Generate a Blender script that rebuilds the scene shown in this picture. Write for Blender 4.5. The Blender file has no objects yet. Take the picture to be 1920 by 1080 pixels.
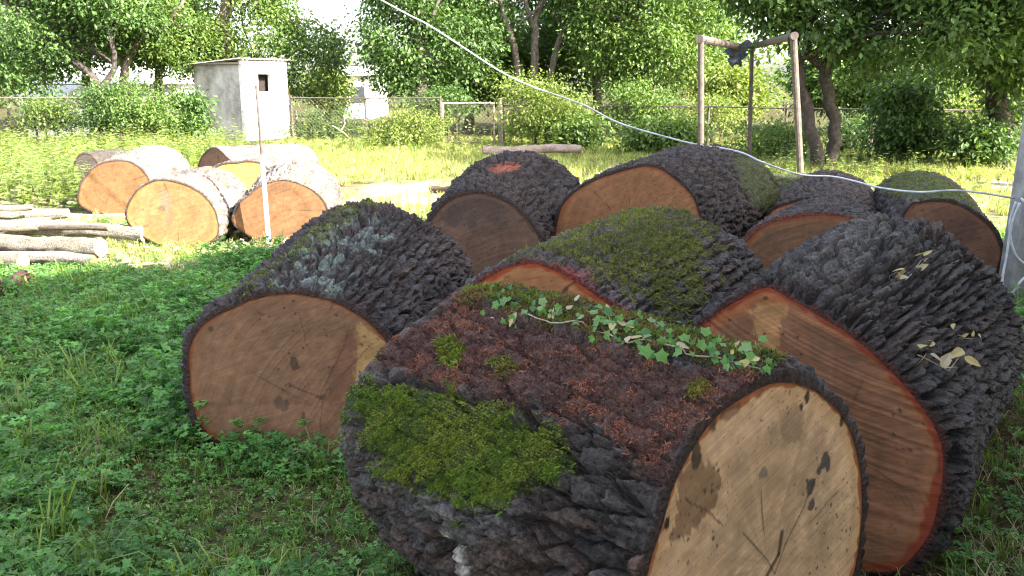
import bpy, math, random
import numpy as np
from mathutils import Vector, Matrix
random.seed(7); RNG = np.random.default_rng(7)
S = bpy.context.scene
COL = S.collection
R = math.radians
# ------------------------------------------------------------------ camera, sky, sun, exposure
FPX, PITCH, CAMH = 1663.0, R(13.0), 1.6          # focal length in photograph pixels (1920 wide)
cd = bpy.data.cameras.new('camera'); cam = bpy.data.objects.new('camera', cd); COL.objects.link(cam)
cam.location = (0, 0, CAMH); cam.rotation_euler = (R(90) - PITCH, 0, 0)
cd.sensor_width = 36.0; cd.lens = 36.0 * FPX / 1920.0; cd.clip_start = 0.05; cd.clip_end = 2000
S.camera = cam
SUN_AZ, SUN_EL = R(55), R(33)                    # azimuth measured from straight behind the camera towards the right
sun_dir = Vector((math.sin(SUN_AZ) * math.cos(SUN_EL), -math.cos(SUN_AZ) * math.cos(SUN_EL), math.sin(SUN_EL)))
W = bpy.data.worlds.new('World'); S.world = W; W.use_nodes = True
wn = W.node_tree.nodes; wl = W.node_tree.links
sky = wn.new('ShaderNodeTexSky'); sky.sky_type = 'NISHITA'; sky.sun_disc = False
sky.sun_elevation = SUN_EL; sky.sun_rotation = math.atan2(sun_dir.x, sun_dir.y)
sky.air_density = 1.0; sky.dust_density = 3.0; sky.ozone_density = 1.0
wn['Background'].inputs['Strength'].default_value = 0.13
hsv = wn.new('ShaderNodeHueSaturation'); hsv.inputs['Saturation'].default_value = 0.6      # thin summer haze: a paler sky
wl.new(sky.outputs[0], hsv.inputs['Color']); wl.new(hsv.outputs[0], wn['Background'].inputs['Color'])
ld = bpy.data.lights.new('sun', 'SUN'); ld.energy = 5.0; ld.angle = R(0.5); ld.color = (1.0, 0.93, 0.80)
sun = bpy.data.objects.new('sun', ld); COL.objects.link(sun)
sun.rotation_euler = sun_dir.to_track_quat('Z', 'Y').to_euler(); sun.location = sun_dir * 40
S.view_settings.view_transform = 'Standard'; S.view_settings.look = 'None'
S.view_settings.exposure = 2.75; S.view_settings.gamma = 1.0; S.view_settings.use_curve_mapping = False
S.cycles.use_adaptive_sampling = False; S.cycles.filter_width = 1.15; S.cycles.use_denoising = True; S.cycles.max_bounces = 6; S.cycles.transparent_max_bounces = 6
S.cycles.diffuse_bounces = 4; S.cycles.glossy_bounces = 2; S.cycles.transmission_bounces = 4

# ------------------------------------------------------------------ photograph pixel <-> place
CAM = np.array([0, 0, CAMH]); FW = np.array([0, math.cos(PITCH), -math.sin(PITCH)]); UP = np.array([0, math.sin(PITCH), math.cos(PITCH)])
def ray(px, py): return np.array([(px - 960) / FPX, 0, 0]) + FW - (py - 540) / FPX * UP
def gpt(px, py, z=0.0):                          # where the pixel's ray meets height z
    d = ray(px, py); return CAM + d * ((z - CAMH) / d[2])
def dpt(px, py, y):                              # where it meets distance y
    d = ray(px, py); return CAM + d * (y / d[1])
def project(P):
    Q = P - CAM; dz = Q @ FW
    dz = np.where(dz < 0.05, 0.05, dz)
    return 960 + FPX * Q[..., 0] / dz, 540 - FPX * (Q @ UP) / dz

# ------------------------------------------------------------------ noise
def _h(ix, iy, seed):
    a = (ix.astype(np.int64) * 374761393 + iy.astype(np.int64) * 668265263 + seed * 974634543) & 0xFFFFFFFF
    a = ((a ^ (a >> 13)) * 1274126177) & 0xFFFFFFFF
    a = ((a ^ (a >> 16)) * 2246822519) & 0xFFFFFFFF
    return ((a ^ (a >> 15)) & 0xFFFFFF) / 16777216.0
def vn(x, y, seed=0, per=0):
    x = np.asarray(x, float); y = np.asarray(y, float)
    ix = np.floor(x); iy = np.floor(y); fx = x - ix; fy = y - iy
    fx = fx * fx * fx * (fx * (fx * 6 - 15) + 10); fy = fy * fy * fy * (fy * (fy * 6 - 15) + 10)
    x0, x1 = (ix, ix + 1) if not per else (np.mod(ix, per), np.mod(ix + 1, per))
    a = _h(x0, iy, seed); b = _h(x1, iy, seed); c = _h(x0, iy + 1, seed); d = _h(x1, iy + 1, seed)
    return (a + (b - a) * fx) * (1 - fy) + (c + (d - c) * fx) * fy
def fbm(x, y, seed=0, per=0, octs=4):
    s = 0; a = 0.5; t = 0
    for k in range(octs):
        s = s + a * vn(x, y, seed + k * 17, per); t += a; a *= 0.5
        x = x * 2; y = y * 2; per = per * 2
    return s / t
def worley(u, v, seed, per):
    iu = np.floor(u); iv = np.floor(v); f1 = np.full(u.shape, 9.0); f2 = f1.copy(); cid = np.zeros(u.shape)
    for a in (-1, 0, 1):
        for b in (-1, 0, 1):
            cu = iu + a; cv = iv + b; wu = np.mod(cu, per)
            px_ = cu + 0.1 + 0.8 * _h(wu, cv, seed); py_ = cv + 0.1 + 0.8 * _h(wu, cv, seed + 5)
            d = np.hypot(px_ - u, py_ - v); hh = _h(wu, cv, seed + 9)
            near = d < f1
            f2 = np.where(near, f1, np.minimum(f2, d)); cid = np.where(near, hh, cid); f1 = np.where(near, d, f1)
    return f1, f2, cid
def sst(a, b, x):
    t = np.clip((x - a) / (b - a), 0, 1); return t * t * (3 - 2 * t)
def polymask(px, py, poly, w, jit=None):         # soft inside-mask of a traced outline
    P = np.array(poly, float); Q = np.roll(P, -1, 0); ins = np.zeros(px.shape, bool); dist = np.full(px.shape, 1e9)
    for (x0, y0), (x1, y1) in zip(P, Q):
        c = ((y0 > py) != (y1 > py)) & (px < (x1 - x0) * (py - y0) / ((y1 - y0) or 1e-9) + x0); ins ^= c
        t = np.clip(((px - x0) * (x1 - x0) + (py - y0) * (y1 - y0)) / ((x1 - x0) ** 2 + (y1 - y0) ** 2 + 1e-9), 0, 1)
        dist = np.minimum(dist, np.hypot(px - x0 - t * (x1 - x0), py - y0 - t * (y1 - y0)))
    sd = np.where(ins, dist, -dist)
    if jit is not None: sd = sd + jit
    return sst(-w, w, sd)

# ------------------------------------------------------------------ object helpers
def tag(o, label=None, cat=None, group=None, kind=None):
    for k, v in (('label', label), ('category', cat), ('group', group), ('kind', kind)):
        if v: o[k] = v
    return o
def empty(name, loc, rz=0.0, label=None, cat=None, group=None):
    o = bpy.data.objects.new(name, None); COL.objects.link(o); o.location = loc; o.rotation_euler = (0, 0, rz)
    o.empty_display_size = 0.1
    return tag(o, label, cat, group)
def mesh_np(name, V, tris=None, quads=None, col=None, smooth=False):
    V = np.asarray(V, np.float32); me = bpy.data.meshes.new(name)
    nt = 0 if tris is None else len(tris); nq = 0 if quads is None else len(quads)
    me.vertices.add(len(V)); me.vertices.foreach_set('co', V.ravel())
    idx = np.concatenate([np.asarray(a, np.int32).ravel() for a in (tris, quads) if a is not None and len(a)])
    me.loops.add(len(idx)); me.loops.foreach_set('vertex_index', idx)
    st = np.concatenate([np.arange(nt) * 3, nt * 3 + np.arange(nq) * 4]).astype(np.int32)
    me.polygons.add(nt + nq); me.polygons.foreach_set('loop_start', st)
    me.update(calc_edges=True)
    me.polygons.foreach_set('use_smooth', np.full(nt + nq, smooth, bool))
    if col is not None:
        a = me.attributes.new('Col', 'FLOAT_COLOR', 'POINT'); c = np.ones((len(V), 4), np.float32); c[:, :3] = col
        a.data.foreach_set('color', c.ravel())
    me.validate(); return me
def obj(name, me, mat, parent=None, loc=None):
    o = bpy.data.objects.new(name, me); COL.objects.link(o)
    if mat and not me.materials: me.materials.append(mat)
    if parent: o.parent = parent
    if loc is not None: o.location = loc
    return o
class MB:
    """collects boxes and tubes into one mesh"""
    def __init__(s): s.v = []; s.q = []; s.t = []; s.n = 0
    def add(s, V, q=(), t=()):
        s.v.append(np.asarray(V, float)); s.q += [[i + s.n for i in f] for f in q]; s.t += [[i + s.n for i in f] for f in t]; s.n += len(V)
    def box(s, c, d, rz=0.0, M=None):
        c = np.array(c, float); hx, hy, hz = np.array(d) / 2
        V = np.array([(x, y, z) for x in (-hx, hx) for y in (-hy, hy) for z in (-hz, hz)])
        if rz: cs, sn = math.cos(rz), math.sin(rz); V = V @ np.array([[cs, sn, 0], [-sn, cs, 0], [0, 0, 1]])
        s.add(V + c, [(0, 1, 3, 2), (4, 6, 7, 5), (0, 4, 5, 1), (2, 3, 7, 6), (0, 2, 6, 4), (1, 5, 7, 3)])
    def tube(s, pts, rad, n=8, caps=True):
        P = np.array(pts, float); rad = np.broadcast_to(np.asarray(rad, float), (len(P),)); T = np.gradient(P, axis=0)
        T /= np.linalg.norm(T, axis=1, keepdims=True) + 1e-9
        a = np.array([0, 0, 1.0]) if abs(T[0][2]) < 0.9 else np.array([1.0, 0, 0])
        u = np.cross(T[0], a); u /= np.linalg.norm(u); V = []
        for i in range(len(P)):
            u = u - T[i] * (u @ T[i]); u /= np.linalg.norm(u); w = np.cross(T[i], u)
            for k in range(n):
                an = 2 * math.pi * k / n; V.append(P[i] + rad[i] * (math.cos(an) * u + math.sin(an) * w))
        q = [(i * n + k, i * n + (k + 1) % n, (i + 1) * n + (k + 1) % n, (i + 1) * n + k) for i in range(len(P) - 1) for k in range(n)]
        t = []
        if caps:
            V += [P[0], P[-1]]; a0 = len(P) * n
            for k in range(n):
                t.append((a0, (k + 1) % n, k)); t.append((a0 + 1, (len(P) - 1) * n + k, (len(P) - 1) * n + (k + 1) % n))
        s.add(V, q, t)
    def mesh(s, name, col=None, smooth=False):
        V = np.concatenate(s.v); return mesh_np(name, V, s.t or None, s.q or None, None if col is None else np.tile(col, (len(V), 1)), smooth)

# ------------------------------------------------------------------ materials
def newmat(name):
    m = bpy.data.materials.new(name); m.use_nodes = True; nt = m.node_tree
    return m, nt, nt.nodes, nt.links, nt.nodes['Principled BSDF']
def noise_node(N, L, scale, detail=4, coord='Object', vec_scale=None, rough=0.6):
    tc = N.new('ShaderNodeTexCoord'); n = N.new('ShaderNodeTexNoise'); n.inputs['Scale'].default_value = scale; n.inputs['Detail'].default_value = detail
    n.inputs['Roughness'].default_value = rough
    if vec_scale:
        mp = N.new('ShaderNodeMapping'); mp.inputs['Scale'].default_value = vec_scale; L.new(tc.outputs[coord], mp.inputs[0]); L.new(mp.outputs[0], n.inputs['Vector'])
    else: L.new(tc.outputs[coord], n.inputs['Vector'])
    return n
def attr_mat(name, rough=0.9, nscale=60, var=0.5, bump=0.3, bscale=150, spec=0.3, bdist=0.004, vec_scale=None):
    """colour from the mesh's Col attribute, grain and fine relief from noise"""
    m, nt, N, L, B = newmat(name); B.inputs['Roughness'].default_value = rough; B.inputs['Specular IOR Level'].default_value = spec
    a = N.new('ShaderNodeAttribute'); a.attribute_name = 'Col'
    n = noise_node(N, L, nscale, 5, vec_scale=vec_scale)
    mr = N.new('ShaderNodeMapRange'); mr.inputs[1].default_value = 0.3; mr.inputs[2].default_value = 0.7; mr.inputs[3].default_value = 1 - var; mr.inputs[4].default_value = 1 + var
    L.new(n.outputs['Fac'], mr.inputs[0])
    mx = N.new('ShaderNodeVectorMath'); mx.operation = 'SCALE'; L.new(a.outputs['Color'], mx.inputs[0]); L.new(mr.outputs[0], mx.inputs['Scale'])
    L.new(mx.outputs[0], B.inputs['Base Color'])
    if bump:
        b2 = noise_node(N, L, bscale, 6, vec_scale=vec_scale); bp = N.new('ShaderNodeBump'); bp.inputs['Strength'].default_value = bump; bp.inputs['Distance'].default_value = bdist
        L.new(b2.outputs['Fac'], bp.inputs['Height']); L.new(bp.outputs[0], B.inputs['Normal'])
    return m
def leaf_mat(name, trans=0.35, rough=0.45, var=0.35, spec=0.35):
    m, nt, N, L, B = newmat(name); a = N.new('ShaderNodeAttribute'); a.attribute_name = 'Col'
    oi = N.new('ShaderNodeObjectInfo'); mr = N.new('ShaderNodeMapRange'); mr.inputs[3].default_value = 1 - var; mr.inputs[4].default_value = 1 + var
    L.new(oi.outputs['Random'], mr.inputs[0])
    mx = N.new('ShaderNodeVectorMath'); mx.operation = 'SCALE'; L.new(a.outputs['Color'], mx.inputs[0]); L.new(mr.outputs[0], mx.inputs['Scale'])
    B.inputs['Roughness'].default_value = rough; B.inputs['Specular IOR Level'].default_value = spec
    L.new(mx.outputs[0], B.inputs['Base Color'])
    tr = N.new('ShaderNodeBsdfTranslucent'); hs = N.new('ShaderNodeMix'); hs.data_type = 'RGBA'; hs.blend_type = 'MULTIPLY'; hs.inputs[0].default_value = 1.0
    hs.inputs[7].default_value = (1.5, 1.5, 0.55, 1); L.new(mx.outputs[0], hs.inputs[6]); L.new(hs.outputs[2], tr.inputs['Color'])
    ms = N.new('ShaderNodeMixShader'); ms.inputs[0].default_value = trans; L.new(B.outputs[0], ms.inputs[1]); L.new(tr.outputs[0], ms.inputs[2])
    L.new(ms.outputs[0], N['Material Output'].inputs['Surface']); return m
def plain_mat(name, c1, c2, nscale=8, rough=0.8, metal=0.0, bump=0.2, bscale=60, spec=0.3, vec_scale=None, ramp=(0.35, 0.65)):
    m, nt, N, L, B = newmat(name); B.inputs['Roughness'].default_value = rough; B.inputs['Metallic'].default_value = metal; B.inputs['Specular IOR Level'].default_value = spec
    n = noise_node(N, L, nscale, 6, vec_scale=vec_scale, rough=0.65); r = N.new('ShaderNodeValToRGB')
    r.color_ramp.elements[0].position, r.color_ramp.elements[1].position = ramp
    r.color_ramp.elements[0].color = (*c1, 1); r.color_ramp.elements[1].color = (*c2, 1)
    L.new(n.outputs['Fac'], r.inputs[0]); L.new(r.outputs[0], B.inputs['Base Color'])
    if bump:
        b2 = noise_node(N, L, bscale, 5, vec_scale=vec_scale); bp = N.new('ShaderNodeBump'); bp.inputs['Strength'].default_value = bump; bp.inputs['Distance'].default_value = 0.01
        L.new(b2.outputs['Fac'], bp.inputs['Height']); L.new(bp.outputs[0], B.inputs['Normal'])
    return m
M_BARK = attr_mat('bark', 0.7, 75, 0.8, 1.0, 80, 0.3, 0.024)
M_FACE = attr_mat('sawn_wood', 0.75, 26, 0.16, 0.25, 90, 0.25, 0.002)
def saw_grain(m, rot, amp):
    nt = m.node_tree; N = nt.nodes; L = nt.links; B = N['Principled BSDF']; src = B.inputs['Base Color'].links[0].from_socket
    tc = N.new('ShaderNodeTexCoord'); mp = N.new('ShaderNodeMapping'); mp.inputs['Rotation'].default_value = (0, rot, 0); mp2 = N.new('ShaderNodeMapping'); mp2.inputs['Scale'].default_value = (5, 5, 150)
    n = N.new('ShaderNodeTexNoise'); n.inputs['Scale'].default_value = 1.0; n.inputs['Detail'].default_value = 4; n.inputs['Distortion'].default_value = 0.4
    L.new(tc.outputs['Object'], mp.inputs[0]); L.new(mp.outputs[0], mp2.inputs[0]); L.new(mp2.outputs[0], n.inputs['Vector'])
    mr = N.new('ShaderNodeMapRange'); mr.inputs[1].default_value = 0.3; mr.inputs[2].default_value = 0.7; mr.inputs[3].default_value = 1 - amp; mr.inputs[4].default_value = 1 + amp; L.new(n.outputs['Fac'], mr.inputs[0])
    sc = N.new('ShaderNodeVectorMath'); sc.operation = 'SCALE'; L.new(src, sc.inputs[0]); L.new(mr.outputs[0], sc.inputs['Scale']); L.new(sc.outputs[0], B.inputs['Base Color'])
saw_grain(M_FACE, R(20), 0.16)
M_MOSS = leaf_mat('moss', 0.15, 0.8, 0.0, 0.15)
M_LEAF = leaf_mat('foliage', 0.32, 0.5, 0.0)
M_GRASS = leaf_mat('grass_leaf', 0.42, 0.5, 0.35)
M_TRUNK = attr_mat('tree_bark', 0.9, 14, 0.45, 0.8, 40, 0.2, 0.02)
M_SOIL = None
M_PLASTER_GREY_SHADE = plain_mat('grey_render_and_shade', (0.25, 0.235, 0.205), (0.56, 0.54, 0.50), 1.7, 0.95, bump=0.8, bscale=14)  # house plaster; on the shed's sides the grey stands for shade
M_PLASTER_WHITE = plain_mat('whitewash', (0.36, 0.33, 0.30), (0.78, 0.77, 0.75), 3.2, 0.9, bump=0.7, bscale=16, ramp=(0.30, 0.46))
M_RUST = plain_mat('rusty_pipe', (0.060, 0.048, 0.042), (0.12, 0.097, 0.083), 14, 0.75, 0.0, 0.25)
M_DARKHOLE = plain_mat('opening_shade', (0.014, 0.011, 0.010), (0.03, 0.022, 0.02), 10, 0.9)  # near-black colour standing in for shade inside the shed opening
M_ROOF = plain_mat('weathered_sheet', (0.30, 0.28, 0.25), (0.48, 0.46, 0.42), 4, 0.8, bump=0.1)
M_WIRE = plain_mat('old_wire', (0.06, 0.045, 0.035), (0.16, 0.12, 0.09), 9, 0.7, 0.3, 0)
M_CABLE = plain_mat('white_cable', (0.34, 0.34, 0.36), (0.62, 0.63, 0.66), 7, 0.5, 0, 0)
M_CONC = plain_mat('concrete', (0.17, 0.16, 0.15), (0.30, 0.29, 0.275), 9, 0.9, bump=0.4, bscale=80)
M_POLEPAINT = plain_mat('pale_paint', (0.55, 0.53, 0.50), (0.75, 0.74, 0.72), 12, 0.7)
M_STICK = plain_mat('dead_wood', (0.20, 0.15, 0.11), (0.40, 0.33, 0.26), 18, 0.85, bump=0.4)
M_RAG = plain_mat('dark_rag', (0.02, 0.025, 0.035), (0.05, 0.06, 0.075), 20, 0.9)
M_GLASS = plain_mat('window_glass', (0.03, 0.035, 0.04), (0.05, 0.055, 0.06), 3, 0.12, 0, 0, spec=0.6)

# ------------------------------------------------------------------ ground
def gz(x, y):
    x = np.asarray(x, float); y = np.asarray(y, float)
    near = np.exp(-((x / 14) ** 2 + ((y - 8) / 20) ** 2))
    dip = -0.20 * np.exp(-((x - 1.45) ** 2 / 0.9 + (y - 3.2) ** 2 / 1.5))      # the hollow the huge log has settled into
    return 0.05 * (fbm(x * 0.9 + 50, y * 0.9 + 50, 3) - 0.5) * near + dip
def axis_pts(lo, hi, fine0, fine1, step):
    a = list(np.arange(fine0, fine1 + step, step)); s = step; x = fine0
    while x > lo: s *= 1.35; x -= s; a.append(x)
    s = step; x = fine1
    while x < hi: s *= 1.35; x += s; a.append(x)
    return np.array(sorted(a))
gx = axis_pts(-700, 700, -9, 10, 0.2); gy = axis_pts(-300, 1200, -3, 26, 0.2)
GX, GY = np.meshgrid(gx, gy, indexing='ij'); nx, ny = GX.shape
I = np.arange(nx * ny).reshape(nx, ny)
gq = np.stack([I[:-1, :-1], I[1:, :-1], I[1:, 1:], I[:-1, 1:]], -1).reshape(-1, 4)
m, nt, N, L, B = newmat('yard_soil'); B.inputs['Roughness'].default_value = 0.95; B.inputs['Specular IOR Level'].default_value = 0.1
n1 = noise_node(N, L, 0.9, 6); n2 = noise_node(N, L, 26, 7)
r1 = N.new('ShaderNodeValToRGB'); r1.color_ramp.elements[0].position = 0.38; r1.color_ramp.elements[1].position = 0.62
r1.color_ramp.elements[0].color = (0.060, 0.048, 0.030, 1); r1.color_ramp.elements[1].color = (0.045, 0.055, 0.022, 1); L.new(n1.outputs['Fac'], r1.inputs[0])
r2 = N.new('ShaderNodeValToRGB'); r2.color_ramp.elements[0].color = (0.25, 0.22, 0.18, 1); r2.color_ramp.elements[1].color = (2.0, 1.85, 1.5, 1); r2.color_ramp.elements[0].position = 0.35; r2.color_ramp.elements[1].position = 0.68; L.new(n2.outputs['Fac'], r2.inputs[0])
mx = N.new('ShaderNodeMix'); mx.data_type = 'RGBA'; mx.blend_type = 'MULTIPLY'; mx.inputs[0].default_value = 1; L.new(r1.outputs[0], mx.inputs[6]); L.new(r2.outputs[0], mx.inputs[7]); tcg = N.new('ShaderNodeTexCoord'); sx = N.new('ShaderNodeSeparateXYZ'); L.new(tcg.outputs['Object'], sx.inputs[0])
md_ = N.new('ShaderNodeMath'); md_.operation = 'SUBTRACT'; md_.inputs[1].default_value = 13.5; L.new(sx.outputs['Y'], md_.inputs[0])
ma_ = N.new('ShaderNodeMath'); ma_.operation = 'ABSOLUTE'; L.new(md_.outputs[0], ma_.inputs[0])
mr_ = N.new('ShaderNodeMapRange'); mr_.inputs[1].default_value = 7.5; mr_.inputs[2].default_value = 4.5; mr_.inputs[3].default_value = 0; mr_.inputs[4].default_value = 1; L.new(ma_.outputs[0], mr_.inputs[0])
n3 = noise_node(N, L, 0.5, 5); r3 = N.new('ShaderNodeMapRange'); r3.inputs[1].default_value = 0.36; r3.inputs[2].default_value = 0.55; L.new(n3.outputs['Fac'], r3.inputs[0])
mm_ = N.new('ShaderNodeMath'); mm_.operation = 'MULTIPLY'; L.new(mr_.outputs[0], mm_.inputs[0]); L.new(r3.outputs[0], mm_.inputs[1])
dry = N.new('ShaderNodeMix'); dry.data_type = 'RGBA'; L.new(mm_.outputs[0], dry.inputs[0]); L.new(mx.outputs[2], dry.inputs[6]); dry.inputs[7].default_value = (0.34, 0.31, 0.20, 1)
L.new(dry.outputs[2], B.inputs['Base Color'])
bp = N.new('ShaderNodeBump'); bp.inputs['Strength'].default_value = 0.8; bp.inputs['Distance'].default_value = 0.03; L.new(n2.outputs['Fac'], bp.inputs['Height']); L.new(bp.outputs[0], B.inputs['Normal'])
tag(obj('ground', mesh_np('ground', np.stack([GX, GY, gz(GX, GY)], -1).reshape(-1, 3), quads=gq, smooth=True), m), kind='structure')

# ------------------------------------------------------------------ logs
FOOT = []                                         # log footprints, kept free of grass
MOSSPTS = []
def outline(front, yaw, zc, rx, rz, pts, n):
    """polar radius of a log end: an ellipse on the ground, bent to the outline traced in the photograph"""
    th = np.arange(n) * 2 * math.pi / n
    ell = 1 / np.sqrt((np.cos(th) / rx) ** 2 + (np.sin(th) / rz) ** 2)
    if not len(pts): return ell
    c = np.array([front[0], front[1], zc]); ax = np.array([-math.sin(yaw), math.cos(yaw), 0]); rt = np.array([math.cos(yaw), math.sin(yaw), 0])
    ang, rat = [], []
    for p in pts:
        d = ray(*p); t = ((c - CAM) @ ax) / (d @ ax); Q = CAM + t * d - c; u, v = Q @ rt, Q[2]
        a = math.atan2(v, u) % (2 * math.pi); r = math.hypot(u, v)
        ang.append(a); rat.append(np.clip(r * math.sqrt((math.cos(a) / rx) ** 2 + (math.sin(a) / rz) ** 2), 0.72, 1.35))
    o = np.argsort(ang); ang = np.array(ang)[o]; rat = np.array(rat)[o]
    # add anchors of ratio 1 in the gaps that were not traced
    A, Q_ = list(ang), list(rat)
    for i in range(len(ang)):
        a, b = ang[i], ang[(i + 1) % len(ang)] + (2 * math.pi if i == len(ang) - 1 else 0)
        if b - a > 1.3:
            for f in np.linspace(a + 0.6, b - 0.6, max(1, int((b - a - 1.0) / 0.5))): A.append(f % (2 * math.pi)); Q_.append(1.0)
    o = np.argsort(A); A = np.array(A)[o]; Q_ = np.array(Q_)[o]
    ratio = np.interp(th, np.r_[A[-1] - 2 * math.pi, A, A[0] + 2 * math.pi], np.r_[Q_[-1], Q_, Q_[0]])
    k = max(3, n // 60); ker = np.hanning(2 * k + 1); ker /= ker.sum()
    ratio = np.convolve(np.r_[ratio[-k:], ratio, ratio[:k]], ker, 'valid')
    return ell * ratio
ALLFACE = {}
def make_log(label, front, yaw, L, rx, rz, pts, brx, brz, bpts=(), res=0.012, cell=0.055, clen=0.12, depth=0.024, seed=1,
             barkcol=(0.062, 0.053, 0.050), masks=(), face=None, backface=None, warp=1.1, boff=0.0, frn=48, bt=0.018, group='big oak logs lying in the yard', rimcol=(0.040, 0.019, 0.013)):
    yaw = R(yaw); gz0 = float(gz(front[0], front[1])) - 0.03
    root = empty('log', (front[0], front[1], gz0), yaw, label, 'log', group)
    nth = int(2 * math.pi * (rx + rz) / 2 / res); nl = max(8, int(L / res))
    zc0, zc1 = rz + bt * 0.6, brz + bt * 0.6
    fo = outline(front, yaw, gz0 + zc0, rx, rz, pts, nth)
    bc = (front[0] - math.sin(yaw) * L + math.cos(yaw) * boff, front[1] + math.cos(yaw) * L + math.sin(yaw) * boff)
    bo = outline(bc, yaw, gz0 + zc1, brx, brz, bpts, nth)
    th = np.arange(nth) * 2 * math.pi / nth; t = np.linspace(0, 1, nl)
    e = sst(0, 1, t)
    TH, TT = np.meshgrid(th, t, indexing='ij')
    rr = fo[:, None] * (1 - e) + bo[:, None] * e
    rm = (rx + rz) / 2; per = max(6, int(round(2 * math.pi * rm / cell)))
    s = TH / (2 * math.pi) * per; v = TT * L / clen
    wa = fbm(s * 0.35 * 1.0, v * 0.5, seed + 3, 0) - 0.5   # seam falls underneath (angle 0 is rotated below)
    sW = TH / (2 * math.pi); 
    wa = fbm(sW * 12, TT * L * 5, seed + 3, 12) - 0.5; wb = fbm(sW * 12, TT * L * 5, seed + 8, 12) - 0.5
    # long furrows along the trunk, then cross cracks that break the ridges into plates
    f1, f2, cl_ = worley(s + warp * wa, v * 0.42 + 0.8 * warp * wb, seed, per)
    ridge = sst(0.0, 0.18, f2 - f1) * (0.78 + 0.22 * cl_)
    per2 = int(per * 1.3)
    g1, g2, cid = worley(sW * per2 + 1.3 * warp * wb, v * 1.25 + 1.5 * warp * wa, seed + 31, per2)
    ridge2 = sst(0.0, 0.13, g2 - g1) * (0.62 + 0.38 * cid)
    cid = 0.5 * cid + 0.5 * cl_
    fine = fbm(sW * per * 4, TT * L / clen * 5, seed + 50, per * 4, 4)
    fib = fbm(sW * per * 7, TT * L / clen * 0.9, seed + 52, per * 7, 3)          # fibres along the trunk
    big = fbm(sW * 6, TT * L * 3, seed + 60, 6, 3) - 0.5
    rug = 0.75 + 0.7 * (fbm(sW * 5, TT * L * 2.0, seed + 70, 5, 2))          # some parts are craggier
    hgt = rug * depth * 1.35 * (0.62 * ridge + 0.55 * ridge2 * (0.30 + 0.70 * ridge) + 0.28 * (fine - 0.5) + 0.42 * (fib - 0.5) - 0.68)
    endf = 0.22 + 0.78 * sst(0, 0.05 / L, TT) * (1 - sst(1 - 0.05 / L, 1, TT))
    hgt = hgt * endf + big * 0.03
    ca, sa = np.cos(TH), np.sin(TH)
    def world_of(rad, yl):
        off = boff * (yl / L)
        lx = ca * rad + off; lz = sa * rad + (zc0 * (1 - e) + zc1 * e)
        X = front[0] + lx * math.cos(yaw) - yl * math.sin(yaw); Y = front[1] + lx * math.sin(yaw) + yl * math.cos(yaw)
        return np.stack([X, Y, lz + gz0], -1)
    PW = world_of(rr + bt, TT * L)
    ppx, ppy = project(PW)
    nrm = np.stack([ca * math.cos(yaw), ca * math.sin(yaw), sa], -1)
    facing = (nrm * (CAM - PW)).sum(-1) > -0.12
    jitn = fbm(sW * 40, TT * L * 14, seed + 90, 40, 4) - 0.5
    # colours: plates differ a little from one another
    base = np.array(barkcol); vcol = base * (0.45 + 1.1 * cid[..., None]) * (0.8 + 0.4 * fbm(sW * 9, TT * L * 3, seed + 44, 9)[..., None])
    vcol = vcol * np.where(_h(np.floor(cid * 997), np.floor(cl_ * 997), 3)[..., None] < 0.4, np.array([1.12, 0.92, 0.80]), np.array([0.98, 1.0, 1.04])) * (0.75 + 0.5 * fib[..., None])
    warm = sst(0.45, 0.7, fbm(sW * 7, TT * L * 2.2, seed + 47, 7))[..., None]
    vcol = vcol * (1 - 0.35 * warm) + np.array((0.075, 0.052, 0.044)) * 0.35 * warm
    scatter_masks = []
    for mk in masks:
        if 'poly' in mk:
            mm = polymask(ppx, ppy, mk['poly'], mk.get('w', 12), jitn * mk.get('jit', 60)) * facing
        else: mm = mk['fn'](TH, TT * L, jitn)
        c = np.array(mk['col']) * (0.7 + 0.6 * fine[..., None])
        al = (mm * mk.get('alpha', 0.85))[..., None]
        vcol = vcol * (1 - al) + c * al
        if mk.get('flat'): hgt = hgt * (1 - mk['flat'] * mm) + mk.get('lift', 0) * mm * (0.3 + 1.4 * fbm(sW * 50, TT * L * 16, seed + 95, 50, 2))
        if mk.get('blades'): scatter_masks.append((mm, mk))
    yl = TT * L
    edge = (fbm(sW * 60, TT * 0 + 3.3, seed + 80, 60, 3) - 0.5) * 0.014      # ragged sawn bark edge
    yl = yl + edge * (1 - sst(0, 0.06 / L, TT)) + edge * sst(1 - 0.06 / L, 1, TT)
    inner = sst(0, 0.05 / L, TT) * (1 - sst(1 - 0.05 / L, 1, TT)); rad = np.maximum(rr + bt + hgt, rr + 0.006 - 0.06 * inner)
    off = boff * (yl / L)
    V = np.stack([ca * rad + off, yl, sa * rad + (zc0 * (1 - e) + zc1 * e)], -1)
    # end rings closing bark thickness down to the wood
    rin0 = np.maximum(fo - 0.004, 0.02); rin1 = np.maximum(bo - 0.004, 0.02)
    ring0 = np.stack([np.cos(th) * rin0, np.full(nth, 0.0), np.sin(th) * rin0 + zc0], -1)[:, None]
    ring1 = np.stack([np.cos(th) * rin1 + boff, np.full(nth, L), np.sin(th) * rin1 + zc1], -1)[:, None]
    V = np.concatenate([ring0, V, ring1], 1); n2_ = nl + 2
    rc = np.tile(np.array(rimcol), (nth, 1, 1)).reshape(nth, 1, 3)
    vcol[:, 0] = vcol[:, 0] * 0.5 + np.array(rimcol) * 0.5; vcol = np.concatenate([rc, vcol, rc], 1)
    Iv = np.arange(nth * n2_).reshape(nth, n2_); J = np.roll(Iv, -1, 0)
    q = np.stack([Iv[:, 1:], J[:, 1:], J[:, :-1], Iv[:, :-1]], -1).reshape(-1, 4)
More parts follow.
